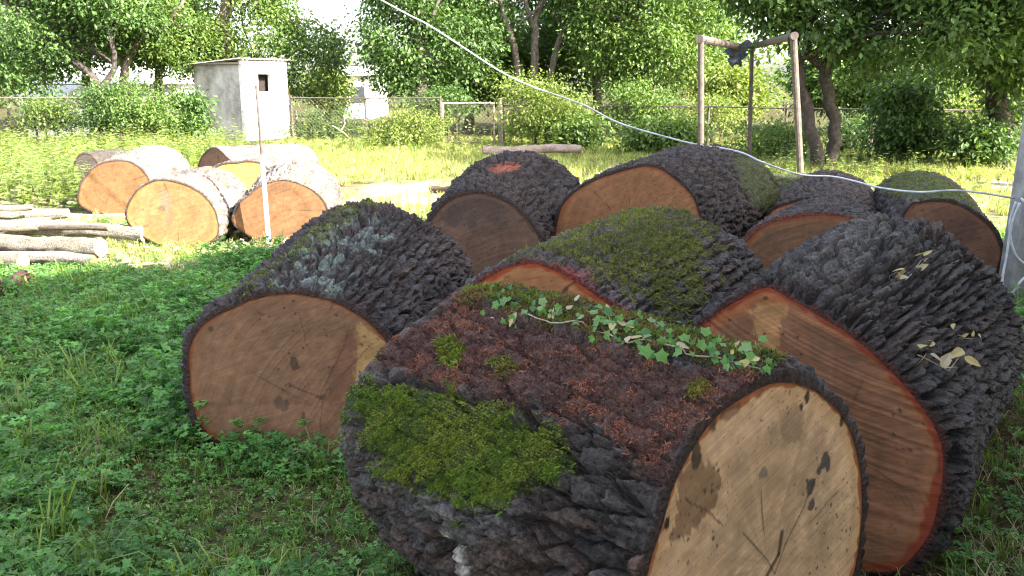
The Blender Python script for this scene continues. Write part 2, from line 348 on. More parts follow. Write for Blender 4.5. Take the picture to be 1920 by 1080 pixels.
    obj('bark', mesh_np('bark', V.reshape(-1, 3), quads=q, col=vcol.reshape(-1, 3), smooth=True), M_BARK, root)
    # sawn faces
    def disc(name, fout, y0, zc, xo, flip, fn, nr):
        k = max(1, nth // 300); tt = th[::k]; fr = fout[::k]; nt_ = len(tt)
        rn = np.linspace(0, 1, nr + 1)[1:]
        RN, T2 = np.meshgrid(rn, tt, indexing='ij')
        X = np.cos(T2) * fr[None] * RN; Z = np.sin(T2) * fr[None] * RN
        colr, dy = fn(X, Z, RN, T2, seed)
        Vv = np.stack([X + xo, y0 + (-dy if not flip else dy), Z + zc], -1).reshape(-1, 3)
        Vv = np.concatenate([Vv, [[xo, y0, zc]]]); cc = np.concatenate([colr.reshape(-1, 3), colr[0].mean(0)[None]])
        K = np.arange(nr * nt_).reshape(nr, nt_); Kj = np.roll(K, -1, 1)
        qq = np.stack([K[:-1], Kj[:-1], Kj[1:], K[1:]], -1).reshape(-1, 4); tr = np.stack([np.full(nt_, nr * nt_), Kj[0], K[0]], -1)
        if not flip: qq = qq[:, ::-1]; tr = tr[:, ::-1]
        obj(name, mesh_np(name, Vv, tris=tr, quads=qq, col=cc, smooth=True), M_FACE, root)
    disc('sawn_face', fo, 0.003, zc0, 0.0, False, face or wood_face(), frn)
    disc('sawn_face', bo, L - 0.003, zc1, boff, True, backface or wood_face(), 10)
    # moss that stands off the bark
    for mm, mk in scatter_masks:
        prob = (mm * rr).ravel(); prob = prob / prob.sum(); cnt = mk['blades']
        ii = RNG.choice(len(prob), cnt, p=prob); VV = V[:, 1:-1].reshape(-1, 3)[ii]
        loc_n = np.stack([np.cos(TH), TH * 0, np.sin(TH)], -1).reshape(-1, 3)[ii]
        VV = VV + RNG.normal(0, res * 0.5, VV.shape) * (1 - np.abs(loc_n))
        blades(mk['name'], VV, loc_n, mk['len'], mk['wid'], np.array(mk['bcol']), root, mk.get('var', 0.35), mk.get('droop', 0.5), mk.get('hue2'))
    # footprint
    FOOT.append((front, yaw, L, max(rx, brx) * 0.85)); return root
def blades(name, P, Nn, ln, wd, col, parent, var, droop, hue2=None):
    n = len(P); d = Nn + RNG.normal(0, 0.55, P.shape); d[:, 2] -= droop * RNG.random(n) * 0.8
    d /= np.linalg.norm(d, axis=1, keepdims=True)
    clump = 0.15 + 0.85 * sst(0.25, 0.75, vn(P[:, 0] * 60 + 9, (P[:, 1] + P[:, 2]) * 60, 5)); l = ln * (0.45 + 0.9 * RNG.random(n)) * (0.5 + clump)
    s = np.cross(d, RNG.normal(0, 1, P.shape)); s /= np.linalg.norm(s, axis=1, keepdims=True) + 1e-9
    w = wd * (0.6 + 0.8 * RNG.random(n))
    P = P - d * 0.004
    mid = P + d * (l * 0.55)[:, None]; tip = P + d * l[:, None] + np.array([0, 0, -1.0]) * (droop * l * 0.4)[:, None]
    V = np.stack([P - s * (w * 0.5)[:, None], P + s * (w * 0.5)[:, None], mid + s * (w * 0.6)[:, None], mid - s * (w * 0.6)[:, None], tip], 1).reshape(-1, 3)
    b = np.arange(n)[:, None] * 5; q = b + np.array([[0, 1, 2, 3]]); t = b + np.array([[3, 2, 4]])
    c = col * (1 - var + 2 * var * RNG.random((n, 1))) * (0.75 + 0.5 * clump[:, None])  # low gaps between clumps coloured darker, painting the shade between tufts
    if hue2 is not None:
        f = sst(0.4, 0.65, vn(P[:, 0] * 14, (P[:, 1] + P[:, 2]) * 14, 15))[:, None]; c = c * (1 - f) + np.array(hue2) * f * (0.6 + 0.8 * RNG.random((n, 1)))
    o = obj(name, mesh_np(name, V, tris=t, quads=q, col=np.repeat(c, 5, 0)), M_MOSS, parent); tag(o, kind='stuff'); return o
def wood_face(c=(0.30, 0.165, 0.085), sap=(0.42, 0.24, 0.11), rim=(0.20, 0.055, 0.02), rimw=0.05, pith=(0, 0), saw=0.6, sawdir=0.4, spots=(), specks=0, patch=(), cracks=(), ringamp=0.10, stain=0.3, scur=1.2, raystr=0.10, staincol=(0.12, 0.075, 0.05), checks=6):
    """sawn oak: rings, rays, saw arcs, red rim and the traced marks, all as colour of the wood; saw arcs as relief"""
    def fn(X, Z, RN, T, seed):
        px_, pz_ = X - pith[0], Z - pith[1]; pr = np.hypot(px_, pz_); pa = np.arctan2(pz_, px_)
        wob = fbm(X * 6 + 20, Z * 6 + 20, seed + 2)
        ring = np.sin((pr + 0.05 * wob) * 330 + 6 * wob) * 0.5 + np.sin((pr + 0.05 * wob) * 120) * 0.5
        ray_ = vn(pa / (2 * math.pi) * 90, pr * 3.0, seed + 4, 90) - 0.5
        C = np.ones(X.shape + (3,)) * np.array(c)
        C = C * (1 + ringamp * (ring * 0.5)[..., None] + raystr * 2 * ray_[..., None])
        bl = fbm(X * 4 + 7, Z * 4 + 3, seed + 6); C = C * (0.82 + 0.36 * bl[..., None])
        st = sst(0.52, 0.72, fbm(X * 3.2 + 31, Z * 3.2 + 11, seed + 12))[..., None] * stain; C = C * (1 - st) + np.array(staincol) * st
        sa_ = sst(0.86, 0.93, RN + 0.05 * (wob - 0.5))[..., None] * 0.55; C = C * (1 - sa_) + np.array(sap) * sa_
        for kind, poly, cc, w in patch:
            m_ = polymask(X, Z, poly, 0.3 * w, (fbm(X * 22 + 3, Z * 22 + 8, seed + 21) - 0.5) * (0.02 + w * 2) + (vn((X * 0.9 + Z * 0.4) * 150, (Z - X * 0.3) * 14, seed + 22) - 0.5) * 0.02)[..., None] * kind; C = C * (1 - m_) + np.array(cc) * (0.9 + 0.25 * bl[..., None]) * m_
        band = fbm(pr * 16 + 0.6 * wob + 5, pa * 0.6 + 3, seed + 14, 0, 3) - 0.5; C = C * (1 + 0.55 * band[..., None])
        for q in range(checks):                      # drying checks running out from the pith
            a0 = 6.283 * (q + _h(np.array(q), np.array(1), seed)) / max(1, checks); r0 = 0.04 + 0.22 * _h(np.array(q), np.array(2), seed); r1 = r0 + 0.10 + 0.22 * _h(np.array(q), np.array(3), seed)
            da = np.abs((pa - a0 + 0.10 * (wob - 0.5) + math.pi) % (2 * math.pi) - math.pi) * pr; wd = 0.0030 * sst(r0, r0 + 0.06, pr) * (1 - sst(r1 - 0.08, r1, pr)) + 1e-5
            m_ = (1 - sst(wd * 0.5, wd * 1.3, da))[..., None] * 0.65 * (wd > 3e-4)[..., None]; C = C * (1 - m_) + np.array((0.045, 0.025, 0.016)) * m_
        # saw arcs
        cd_, sd_ = math.cos(sawdir), math.sin(sawdir); a_ = X * cd_ + Z * sd_; b_ = -X * sd_ + Z * cd_
        arc = b_ + scur * 0.35 * a_ * a_ + 0.015 * fbm(X * 5, Z * 5, seed + 33)
        g = vn(arc * 170, a_ * 2.5 + 40, seed + 35) - 0.5; g2 = vn(arc * 60, a_ * 1.5 + 10, seed + 36) - 0.5
        C = C * (1 + (0.12 + saw) * (0.34 * g + 0.26 * g2)[..., None]); dy = saw * (0.004 * g + 0.005 * g2)
        rimm = sst(1 - rimw * 1.05, 1 - rimw * 0.7, RN + 0.06 * (wob - 0.5) + 0.03 * (vn(pa * 20, RN * 0 + 3, seed) - 0.5))[..., None] * 0.9; C = C * (1 - rimm) + np.array(rim) * rimm
        for (sx, sz, rx_, rz_, cc, al) in spots:
            d = np.hypot((X - sx) / rx_, (Z - sz) / rz_) + (fbm(X * 45, Z * 45, seed + 55) - 0.5) * 1.3
            m_ = (1 - sst(0.75, 1.0, d))[..., None] * al; C = C * (1 - m_) + np.array(cc) * m_
        if specks:
            f1, f2, cid = worley((X + 3) * 52, (Z + 3) * 52, seed + 71, 100000)
            m_ = ((f1 < 0.10 + 0.20 * sst(0.9, 1, cid)) & (cid > 1 - specks))[..., None] * 0.8 * sst(0.3, 0.6, fbm(X * 4, Z * 4, seed + 77))[..., None]
            C = C * (1 - m_) + np.array((0.03, 0.022, 0.02)) * m_
        for pl, w, al in cracks:
            for (x0, z0), (x1, z1) in zip(pl[:-1], pl[1:]):
                tt = np.clip(((X - x0) * (x1 - x0) + (Z - z0) * (z1 - z0)) / ((x1 - x0) ** 2 + (z1 - z0) ** 2), 0, 1)
                d = np.hypot(X - x0 - tt * (x1 - x0), Z - z0 - tt * (z1 - z0)) + 0.004 * (wob - 0.5)
                m_ = (1 - sst(w * 0.4, w, d))[..., None] * al; C = C * (1 - m_) + np.array((0.03, 0.015, 0.01)) * m_
        return np.clip(C, 0.004, 0.9), dy
    return fn
def on_face(front, yaw, rz, px, py, bt=0.018):    # photograph pixel -> position on a log's sawn face (from its centre)
    yaw = R(yaw); zc = rz + bt * 0.6 + float(gz(front[0], front[1])) - 0.03
    c = np.array([front[0], front[1], zc]); ax = np.array([-math.sin(yaw), math.cos(yaw), 0]); d = ray(px, py); t = ((c - CAM) @ ax) / (d @ ax); Q = CAM + t * d - c
    return (Q[0] * math.cos(yaw) + Q[1] * math.sin(yaw), Q[2])
GREEN = dict(name='moss', col=(0.045, 0.060, 0.012), bcol=(0.085, 0.13, 0.018), hue2=(0.14, 0.175, 0.026), len=0.012, wid=0.0028, var=0.4, flat=0.5, lift=0.012)
DEAD = dict(name='dead_moss', col=(0.095, 0.045, 0.035), bcol=(0.20, 0.080, 0.052), hue2=(0.12, 0.060, 0.055), len=0.010, wid=0.0021, var=0.45, flat=0.6, lift=0.004)
def mk(base, **k): d = dict(base); d.update(k); return d
# --- nearest log, moss-covered, its pale sawn face turned to the right
Nf, Ny, Nr = (0.63, 2.02), 40, 0.45
fN = lambda x, y: on_face(Nf, Ny, Nr, x, y, 0.022)
def fl(f, pts): return [f(*p) for p in pts]
faceN = wood_face(c=(0.471, 0.295, 0.159), sap=(0.455, 0.253, 0.111), rim=(0.292, 0.084, 0.026), rimw=0.035, pith=fN(1440, 1060), saw=0.05, sawdir=-0.5, scur=0.2, specks=0.45, ringamp=0.02, stain=0.12, raystr=0.13, staincol=(0.275, 0.162, 0.092),
    patch=[(0.85, fl(fN, [(1275, 960), (1270, 900), (1300, 850), (1330, 870), (1352, 900), (1345, 950), (1310, 985), (1262, 1010)]), 0.72 * np.array((0.243, 0.130, 0.063)), 0.012),
           (0.7, fl(fN, [(1462, 770), (1490, 760), (1515, 770), (1510, 810), (1490, 840), (1465, 825)]), (0.292, 0.176, 0.096), 0.01),
           (0.5, fl(fN, [(1330, 800), (1380, 760), (1450, 745), (1460, 800), (1400, 850), (1345, 870)]), (0.519, 0.323, 0.185), 0.03),
           (0.55, fl(fN, [(1470, 940), (1500, 870), (1530, 800), (1560, 790), (1540, 880), (1500, 960), (1470, 1010)]), (0.356, 0.211, 0.119), 0.02)],
    spots=[(*fN(1308, 852), 0.020, 0.034, (0.05, 0.035, 0.02), 0.9), (*fN(1253, 985), 0.012, 0.022, (0.03, 0.02, 0.015), 1), (*fN(1340, 790), 0.014, 0.025, (0.047, 0.023, 0.016), 0.8),
           (*fN(1515, 747), 0.012, 0.022, (0.03, 0.02, 0.015), 0.95), (*fN(1505, 762), 0.008, 0.012, (0.03, 0.02, 0.015), 0.9), (*fN(1580, 793), 0.014, 0.02, (0.047, 0.023, 0.012), 0.9),
           (*fN(1548, 868), 0.028, 0.036, (0.035, 0.033, 0.035), 0.85), (*fN(1538, 885), 0.018, 0.016, (0.03, 0.03, 0.03), 0.8), (*fN(1521, 912), 0.022, 0.030, (0.035, 0.033, 0.035), 0.85), (*fN(1523, 946), 0.018, 0.020, (0.03, 0.028, 0.03), 0.85),
           (*fN(1435, 886), 0.022, 0.018, (0.130, 0.098, 0.089), 0.7), (*fN(1372, 770), 0.04, 0.02, (0.081, 0.038, 0.022), 0.6)],
    cracks=[(fl(fN, [(1455, 1075), (1475, 1020), (1505, 960), (1530, 900)]), 0.006, 0.6), (fl(fN, [(1440, 1080), (1462, 1040), (1468, 1000)]), 0.012, 0.8), (fl(fN, [(1395, 1000), (1440, 1050), (1455, 1078)]), 0.004, 0.6)])
LOG_N = make_log('moss covered oak log with pale sawn face, black specks and ivy along its top', Nf, Ny, 1.08, 0.46, Nr,
    [(1242, 983), (1260, 913), (1295, 844), (1341, 779), (1395, 742), (1443, 717), (1513, 723), (1556, 752), (1593, 800), (1612, 865), (1618, 930), (1614, 1010), (1604, 1075)],
    0.48, 0.46, [(885, 560), (800, 600), (740, 650), (710, 682), (667, 731), (651, 822), (672, 908), (715, 972), (774, 1015)], res=0.0062, cell=0.058, clen=0.125, depth=0.060, seed=11, bt=0.022, frn=150, face=faceN,
    barkcol=(0.0644, 0.0510, 0.0441),
    masks=[mk(DEAD, poly=[(735, 650), (880, 555), (930, 575), (1100, 635), (1250, 685), (1400, 690), (1450, 720), (1340, 785), (1280, 860), (1240, 900), (1185, 850), (1130, 800), (1010, 765), (900, 735), (800, 725), (715, 690)], w=22, jit=110, alpha=0.75, blades=36000),
           mk(GREEN, poly=[(690, 700), (760, 720), (880, 765), (1000, 790), (1035, 830), (1040, 880), (1010, 925), (960, 950), (900, 955), (830, 930), (760, 900), (720, 870), (690, 830), (672, 770), (668, 730)], w=20, jit=110, alpha=0.9, blades=54000, len=0.0085, flat=0.8, lift=0.014),
           mk(GREEN, poly=[(870, 540), (960, 545), (1100, 590), (1250, 630), (1460, 680), (1440, 705), (1250, 685), (1100, 645), (1000, 608), (890, 575)], w=8, jit=60, alpha=0.9, lift=0.022, flat=0.6, blades=20000, bcol=(0.10, 0.125, 0.025), hue2=(0.15, 0.11, 0.04), len=0.016),
           mk(GREEN, poly=[(830, 650), (850, 640), (870, 655), (865, 685), (845, 690), (828, 675)], w=6, jit=20, blades=900, bcol=(0.15, 0.24, 0.02), len=0.018),
           mk(GREEN, poly=[(925, 685), (955, 675), (975, 690), (965, 710), (935, 712)], w=6, jit=30, blades=500, bcol=(0.15, 0.12, 0.03), len=0.015),
           mk(GREEN, poly=[(1285, 740), (1315, 715), (1340, 725), (1325, 750), (1300, 760)], w=6, jit=30, blades=500, bcol=(0.15, 0.12, 0.03), len=0.015),
           dict(poly=[(830, 985), (850, 1000), (870, 1030), (885, 1060), (875, 1075), (850, 1040), (835, 1010)], w=6, jit=20, col=(0.42, 0.38, 0.32), alpha=0.8),
           dict(poly=[(650, 780), (690, 830), (760, 900), (830, 930), (960, 960), (980, 1010), (860, 1000), (740, 950), (670, 890)], w=25, jit=90, col=(0.16, 0.155, 0.145), alpha=0.35)])
# --- log with the big round face turned to the camera
L1f, L1y, L1r = (-0.95, 3.65), -4.5, 0.41
f1_ = lambda x, y: on_face(L1f, L1y, L1r, x, y)
face1 = wood_face(c=(0.160, 0.084, 0.046), sap=(0.182, 0.088, 0.041), rim=(0.158, 0.042, 0.013), rimw=0.04, pith=f1_(590, 760), saw=0.35, sawdir=0.9, specks=0.06, ringamp=0.12, stain=0.25, raystr=0.14,
    patch=[(0.9, fl(f1_, [(660, 605), (700, 620), (735, 650), (720, 690), (690, 720), (668, 730), (665, 690), (672, 640)]), (0.315, 0.187, 0.073), 0.010),
           (0.55, fl(f1_, [(640, 640), (668, 610), (668, 690), (662, 740), (620, 760), (600, 740), (620, 690)]), (0.122, 0.054, 0.028), 0.02),
           (0.4, fl(f1_, [(400, 640), (500, 600), (600, 590), (640, 620), (590, 700), (480, 760), (400, 720)]), (0.187, 0.105, 0.055), 0.05)],
    spots=[(*f1_(552, 680), 0.020, 0.034, (0.068, 0.035, 0.020), 0.95), (*f1_(525, 758), 0.040, 0.035, (0.072, 0.042, 0.028), 0.7), (*f1_(568, 785), 0.014, 0.035, (0.055, 0.034, 0.023), 0.8), (*f1_(600, 745), 0.03, 0.014, (0.061, 0.029, 0.017), 0.7),
           (*f1_(395, 617), 0.012, 0.01, (0.059, 0.027, 0.018), 0.8), (*f1_(490, 590), 0.02, 0.012, (0.061, 0.031, 0.017), 0.6)],
    cracks=[(fl(f1_, [(600, 740), (625, 690), (645, 650), (655, 610)]), 0.004, 0.5), (fl(f1_, [(600, 745), (560, 730), (540, 720)]), 0.005, 0.5), (fl(f1_, [(605, 745), (600, 800), (612, 860)]), 0.004, 0.5)])
LOG_1 = make_log('oak log with big brown face and pale lichen on ridged bark, beside the weeds', L1f, L1y, 1.95, 0.47, L1r,
    [(353, 658), (360, 635), (386, 602), (432, 579), (483, 558), (529, 549), (580, 554), (626, 565), (663, 584), (700, 611), (730, 646), (355, 704), (362, 764), (376, 801), (409, 829), (446, 843)],
    0.55, 0.45, [(714, 389), (802, 426), (839, 449), (872, 491), (883, 533)], res=0.0085, cell=0.050, clen=0.14, depth=0.056, seed=23, frn=110, face=face1, barkcol=(0.0399, 0.0331, 0.0331),
    masks=[mk(GREEN, poly=[(425, 580), (520, 480), (640, 400), (700, 392), (620, 445), (520, 520), (450, 575)], w=12, jit=70, alpha=0.7, blades=5000, bcol=(0.10, 0.10, 0.02), len=0.012, flat=0.2),
           dict(poly=[(550, 545), (600, 480), (650, 435), (690, 450), (650, 500), (600, 540)], w=22, jit=190, col=(0.22, 0.28, 0.25), alpha=0.55)])
# --- the big log to the right, face half behind the nearest log
L2f, L2y, L2r = (1.0, 3.2), -36, 0.53
f2_ = lambda x, y: on_face(L2f, L2y, L2r, x, y)
face2 = wood_face(c=(0.195, 0.088, 0.044), sap=(0.234, 0.091, 0.036), rim=(0.195, 0.033, 0.012), rimw=0.06, pith=f2_(1560, 840), saw=0.8, sawdir=-0.35, scur=-0.8, specks=0.03, ringamp=0.05, stain=0.15, raystr=0.1,
    patch=[(0.9, fl(f2_, [(1400, 585), (1430, 560), (1480, 570), (1470, 600), (1462, 640), (1470, 680), (1440, 680), (1425, 630), (1410, 605)]), (0.337, 0.171, 0.066), 0.012),
           (0.5, fl(f2_, [(1300, 630), (1380, 570), (1440, 540), (1500, 570), (1480, 575), (1420, 570), (1340, 620)]), (0.273, 0.079, 0.022), 0.02)],
    spots=[(*f2_(1435, 560), 0.012, 0.010, (0.055, 0.026, 0.017), 0.8), (*f2_(1687, 770), 0.008, 0.008, (0.04, 0.02, 0.015), 0.8), (*f2_(1732, 795), 0.007, 0.007, (0.04, 0.02, 0.015), 0.8), (*f2_(1700, 868), 0.007, 0.006, (0.04, 0.02, 0.015), 0.8)])
LOG_2 = make_log('huge oak log with red rimmed face and craggy bark carrying dry yellow leaves', L2f, L2y, 1.7, 0.50, L2r,
    [(1293, 629), (1330, 597), (1379, 564), (1422, 540), (1443, 535), (1481, 559), (1545, 597), (1610, 640), (1663, 688), (1717, 747), (1749, 790), (1768, 833), (1771, 876), (1760, 946), (1749, 994), (1717, 1042), (1685, 1075)],
    0.57, 0.53, [(1690, 418), (1737, 422), (1780, 450), (1827, 490), (1877, 540), (1900, 600)], res=0.0075, cell=0.050, clen=0.30, warp=0.8, depth=0.062, seed=37, boff=0.06, frn=120, face=face2, barkcol=(0.0374, 0.0301, 0.0279), rimcol=(0.075, 0.022, 0.014),
    masks=[dict(poly=[(1480, 525), (1600, 430), (1700, 420), (1680, 450), (1560, 530)], w=25, jit=90, col=(0.15, 0.14, 0.135), alpha=0.45)])
# --- mossy log in the middle
L3f, L3y, L3r = (0.11, 3.55), -26, 0.445
f3_ = lambda x, y: on_face(L3f, L3y, L3r, x, y)
face3 = wood_face(c=(0.239, 0.101, 0.042), sap=(0.295, 0.130, 0.050), rim=(0.253, 0.042, 0.012), rimw=0.05, pith=(0.0, -0.05), saw=0.4, sawdir=0.2, specks=0.1, stain=0.2, cracks=[(fl(f3_, [(1050, 560), (1060, 540), (1085, 525)]), 0.007, 0.8)],
    spots=[(*f3_(950, 520), 0.02, 0.01, (0.057, 0.026, 0.012), 0.7)])
LOG_3 = make_log('oak log with olive moss over its back and red torn bark at its low face', L3f, L3y, 1.95, 0.52, L3r,
    [(887, 537), (923, 513), (960, 497), (1003, 492), (1050, 510), (1090, 533), (1123, 557), (1160, 580)],
    0.53, 0.42, [(1173, 403), (1223, 397), (1273, 398), (1313, 417), (1363, 440), (1393, 460), (1423, 493)], res=0.009, cell=0.055, clen=0.13, depth=0.046, seed=41, frn=70, face=face3, rimcol=(0.12, 0.022, 0.016),
    masks=[mk(GREEN, poly=[(960, 500), (1030, 460), (1110, 420), (1200, 398), (1290, 402), (1330, 440), (1320, 500), (1280, 570), (1220, 590), (1180, 550), (1110, 520), (1010, 495)], w=24, jit=190, alpha=0.6, blades=24000, bcol=(0.10, 0.115, 0.018), hue2=(0.17, 0.17, 0.03), len=0.016, flat=0.4, lift=0.010),
           dict(poly=[(930, 515), (960, 495), (1010, 488), (1080, 500), (1110, 530), (1180, 590), (1170, 605), (1120, 565), (1050, 520), (1000, 505)], w=6, jit=35, col=(0.26, 0.035, 0.022), alpha=0.85, flat=0.5),
           dict(poly=[(1050, 500), (1120, 520), (1180, 560), (1190, 590), (1120, 545)], w=10, jit=40, col=(0.14, 0.10, 0.12), alpha=0.6)])
# --- logs further back in the shade
face4 = wood_face(c=(0.120, 0.068, 0.047), sap=(0.136, 0.076, 0.047), rim=(0.072, 0.040, 0.025), rimw=0.06, saw=0.3, specks=0.1, stain=0.75, staincol=(0.05, 0.035, 0.028))
LOG_4 = make_log('dark weathered log end under thick knobbly bark with a red scar on top', (-0.22, 6.6), -9, 1.5, 0.47, 0.41,
    [(803, 423), (820, 397), (847, 373), (880, 363), (913, 363), (947, 377), (977, 400), (1000, 427), (1017, 457)],
    0.50, 0.49, [(933, 297), (973, 290), (1007, 292), (1037, 307), (1060, 323), (1083, 347)], res=0.0135, cell=0.075, clen=0.10, depth=0.055, seed=53, face=face4, barkcol=(0.0322, 0.0265, 0.0262), bt=0.025,
    masks=[dict(poly=[(915, 322), (940, 308), (975, 312), (968, 322), (935, 328)], w=4, jit=8, col=(0.26, 0.06, 0.025), alpha=0.9, flat=0.8)])
face5 = wood_face(c=(0.211, 0.094, 0.042), sap=(0.246, 0.110, 0.046), rim=(0.211, 0.065, 0.024), rimw=0.04, saw=0.35, sawdir=1.3, specks=0.14, stain=0.35, staincol=(0.141, 0.071, 0.040))
LOG_5 = make_log('oak log with wide orange-brown face and smooth green moss patch at its far end', (0.9, 6.6), -28, 1.75, 0.55, 0.50,
    [(1040, 457), (1045, 417), (1053, 387), (1077, 360), (1107, 342), (1147, 327), (1187, 315), (1213, 310), (1240, 317), (1263, 333), (1280, 347), (1300, 370), (1310, 400)],
    0.54, 0.52, [(1317, 277), (1363, 280), (1413, 300), (1440, 323), (1457, 353), (1455, 380)], res=0.0135, cell=0.05, clen=0.10, depth=0.046, seed=61, frn=64, face=face5, barkcol=(0.0347, 0.0282, 0.0279),
    masks=[mk(GREEN, poly=[(1372, 290), (1415, 296), (1445, 325), (1462, 360), (1455, 395), (1430, 400), (1400, 365)], w=6, jit=25, alpha=0.8, blades=3000, bcol=(0.055, 0.06, 0.012), hue2=(0.07, 0.07, 0.015), len=0.012, flat=0.8)])
LOG_6 = make_log('low oak log with orange sapwood edge, lying just behind the huge craggy log', (1.86, 5.5), -25, 1.35, 0.44, 0.40,
    [(1393, 460), (1413, 437), (1447, 417), (1493, 407), (1540, 402), (1580, 405), (1613, 413)],
    0.42, 0.38, [], res=0.0135, cell=0.05, clen=0.11, depth=0.032, seed=67, face=wood_face(c=(0.15, 0.078, 0.042), sap=(0.23, 0.10, 0.04), rim=(0.18, 0.055, 0.022), rimw=0.06, saw=0.3, stain=0.2), barkcol=(0.0426, 0.0338, 0.0320), rimcol=(0.14, 0.04, 0.025))
LOG_7 = make_log('brown barked oak log showing only a sliver of its red face', (2.52, 7.25), -23, 1.45, 0.45, 0.37,
    [(1450, 393), (1480, 382), (1507, 375), (1530, 373)], 0.44, 0.39, [], res=0.0145, cell=0.05, clen=0.10, depth=0.032, seed=71, face=wood_face(c=(0.25, 0.10, 0.045), rim=(0.28, 0.06, 0.02)), barkcol=(0.0483, 0.0373, 0.0342))
LOG_8 = make_log('moss topped oak log with a dark reddish face and black heart, beside the concrete post', (3.36, 6.6), -15, 1.6, 0.43, 0.37,
    [(1710, 382), (1740, 378), (1773, 378), (1803, 387), (1833, 407), (1857, 427), (1870, 450), (1867, 473), (1843, 493)],
    0.42, 0.40, [(1650, 350), (1680, 333), (1717, 325), (1747, 328)], res=0.0145, cell=0.05, clen=0.10, depth=0.03, seed=79,
    face=wood_face(c=(0.15, 0.075, 0.045), sap=(0.20, 0.085, 0.05), rim=(0.15, 0.06, 0.035), rimw=0.05, saw=0.3, specks=0.08, stain=0.5, staincol=(0.06, 0.032, 0.025), spots=[(0.05, -0.06, 0.10, 0.09, (0.05, 0.03, 0.025), 0.8)]),
    masks=[mk(GREEN, poly=[(1640, 350), (1680, 330), (1717, 320), (1760, 330), (1800, 360), (1850, 395), (1800, 385), (1740, 375), (1690, 372)], w=8, jit=30, alpha=0.8, blades=4000, bcol=(0.09, 0.10, 0.018), len=0.02, flat=0.5)])
LOG_9 = make_log('short moss backed log lying behind the brown barked log', (3.35, 9.35), 55, 0.75, 0.34, 0.32, [], 0.33, 0.31, [], res=0.018, cell=0.05, clen=0.10, depth=0.028, seed=83,
    masks=[mk(GREEN, fn=lambda th, y, j: sst(0.35, 0.8, np.sin(th) + j), alpha=0.8, blades=1500, bcol=(0.10, 0.085, 0.02), len=0.02, flat=0.5)])
# --- logs out in the sun
SUNG = 'oak logs lying out in the sun'
LIT_BARK = (0.17, 0.155, 0.14)  # oak bark made paler, full sun's glare put into the colour
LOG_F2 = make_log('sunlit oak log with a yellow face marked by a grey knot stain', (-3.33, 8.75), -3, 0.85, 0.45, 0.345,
    [(237, 410), (247, 373), (267, 350), (297, 338), (333, 343), (367, 357), (393, 380), (407, 410), (407, 443)], 0.44, 0.36, [], res=0.017, cell=0.05, clen=0.11, depth=0.028, seed=91, group=SUNG, barkcol=LIT_BARK,
    face=wood_face(c=(0.200, 0.111, 0.048), sap=(0.215, 0.137, 0.044), rim=(0.163, 0.081, 0.030), rimw=0.03, saw=0.25, stain=0.25, staincol=(0.222, 0.118, 0.052), specks=0.03,
                   spots=[(-0.10, 0.13, 0.06, 0.10, (0.148, 0.111, 0.081), 0.75), (-0.15, 0.06, 0.04, 0.03, (0.096, 0.067, 0.044), 0.8), (-0.08, -0.05, 0.035, 0.10, (0.126, 0.089, 0.059), 0.7), (0.10, -0.05, 0.03, 0.12, (0.222, 0.104, 0.044), 0.6)]))
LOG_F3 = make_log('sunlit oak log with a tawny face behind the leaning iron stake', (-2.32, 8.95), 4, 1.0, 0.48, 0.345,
    [(437, 417), (443, 393), (467, 367), (493, 347), (533, 338), (567, 347), (597, 367), (613, 393), (618, 410)], 0.47, 0.37, [], res=0.017, cell=0.055, clen=0.11, depth=0.034, seed=97, group=SUNG, barkcol=LIT_BARK,
    face=wood_face(c=(0.137, 0.069, 0.031), sap=(0.155, 0.081, 0.034), rim=(0.111, 0.048, 0.022), rimw=0.04, saw=0.35, stain=0.25, ringamp=0.14, raystr=0.15))
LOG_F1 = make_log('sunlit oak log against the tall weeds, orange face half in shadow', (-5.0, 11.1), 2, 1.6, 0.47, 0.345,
    [(148, 383), (150, 357), (163, 330), (183, 310), (213, 302), (247, 305), (267, 320), (280, 340)], 0.46, 0.37, [], res=0.018, cell=0.055, clen=0.12, depth=0.03, seed=101, group=SUNG, barkcol=LIT_BARK,
    face=wood_face(c=(0.141, 0.073, 0.031), sap=(0.155, 0.081, 0.034), rim=(0.111, 0.048, 0.022), rimw=0.05, saw=0.25, stain=0.3))
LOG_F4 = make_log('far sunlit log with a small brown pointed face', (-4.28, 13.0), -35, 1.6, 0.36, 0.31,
    [(368, 327), (373, 307), (387, 287), (403, 277), (423, 293), (435, 307)], 0.38, 0.33, [], res=0.016, cell=0.055, clen=0.11, depth=0.03, seed=103, group=SUNG, barkcol=LIT_BARK,
    face=wood_face(c=(0.13, 0.075, 0.05), sap=(0.14,0.08,0.05), rim=(0.13, 0.07, 0.04), saw=0.2, cracks=[([(0.0, 0.3), (0.02, 0.0)], 0.014, 0.7)]))
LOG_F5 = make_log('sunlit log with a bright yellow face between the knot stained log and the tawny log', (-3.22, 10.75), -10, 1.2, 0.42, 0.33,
    [(385, 330), (400, 317), (443, 307), (490, 307)], 0.40, 0.32, [], res=0.018, cell=0.055, clen=0.11, depth=0.03, seed=107, group=SUNG, barkcol=LIT_BARK,
    face=wood_face(c=(0.34, 0.25, 0.08), sap=(0.36, 0.28, 0.07), rim=(0.26, 0.18, 0.05), saw=0.2, stain=0.2, staincol=(0.4, 0.25, 0.06)))
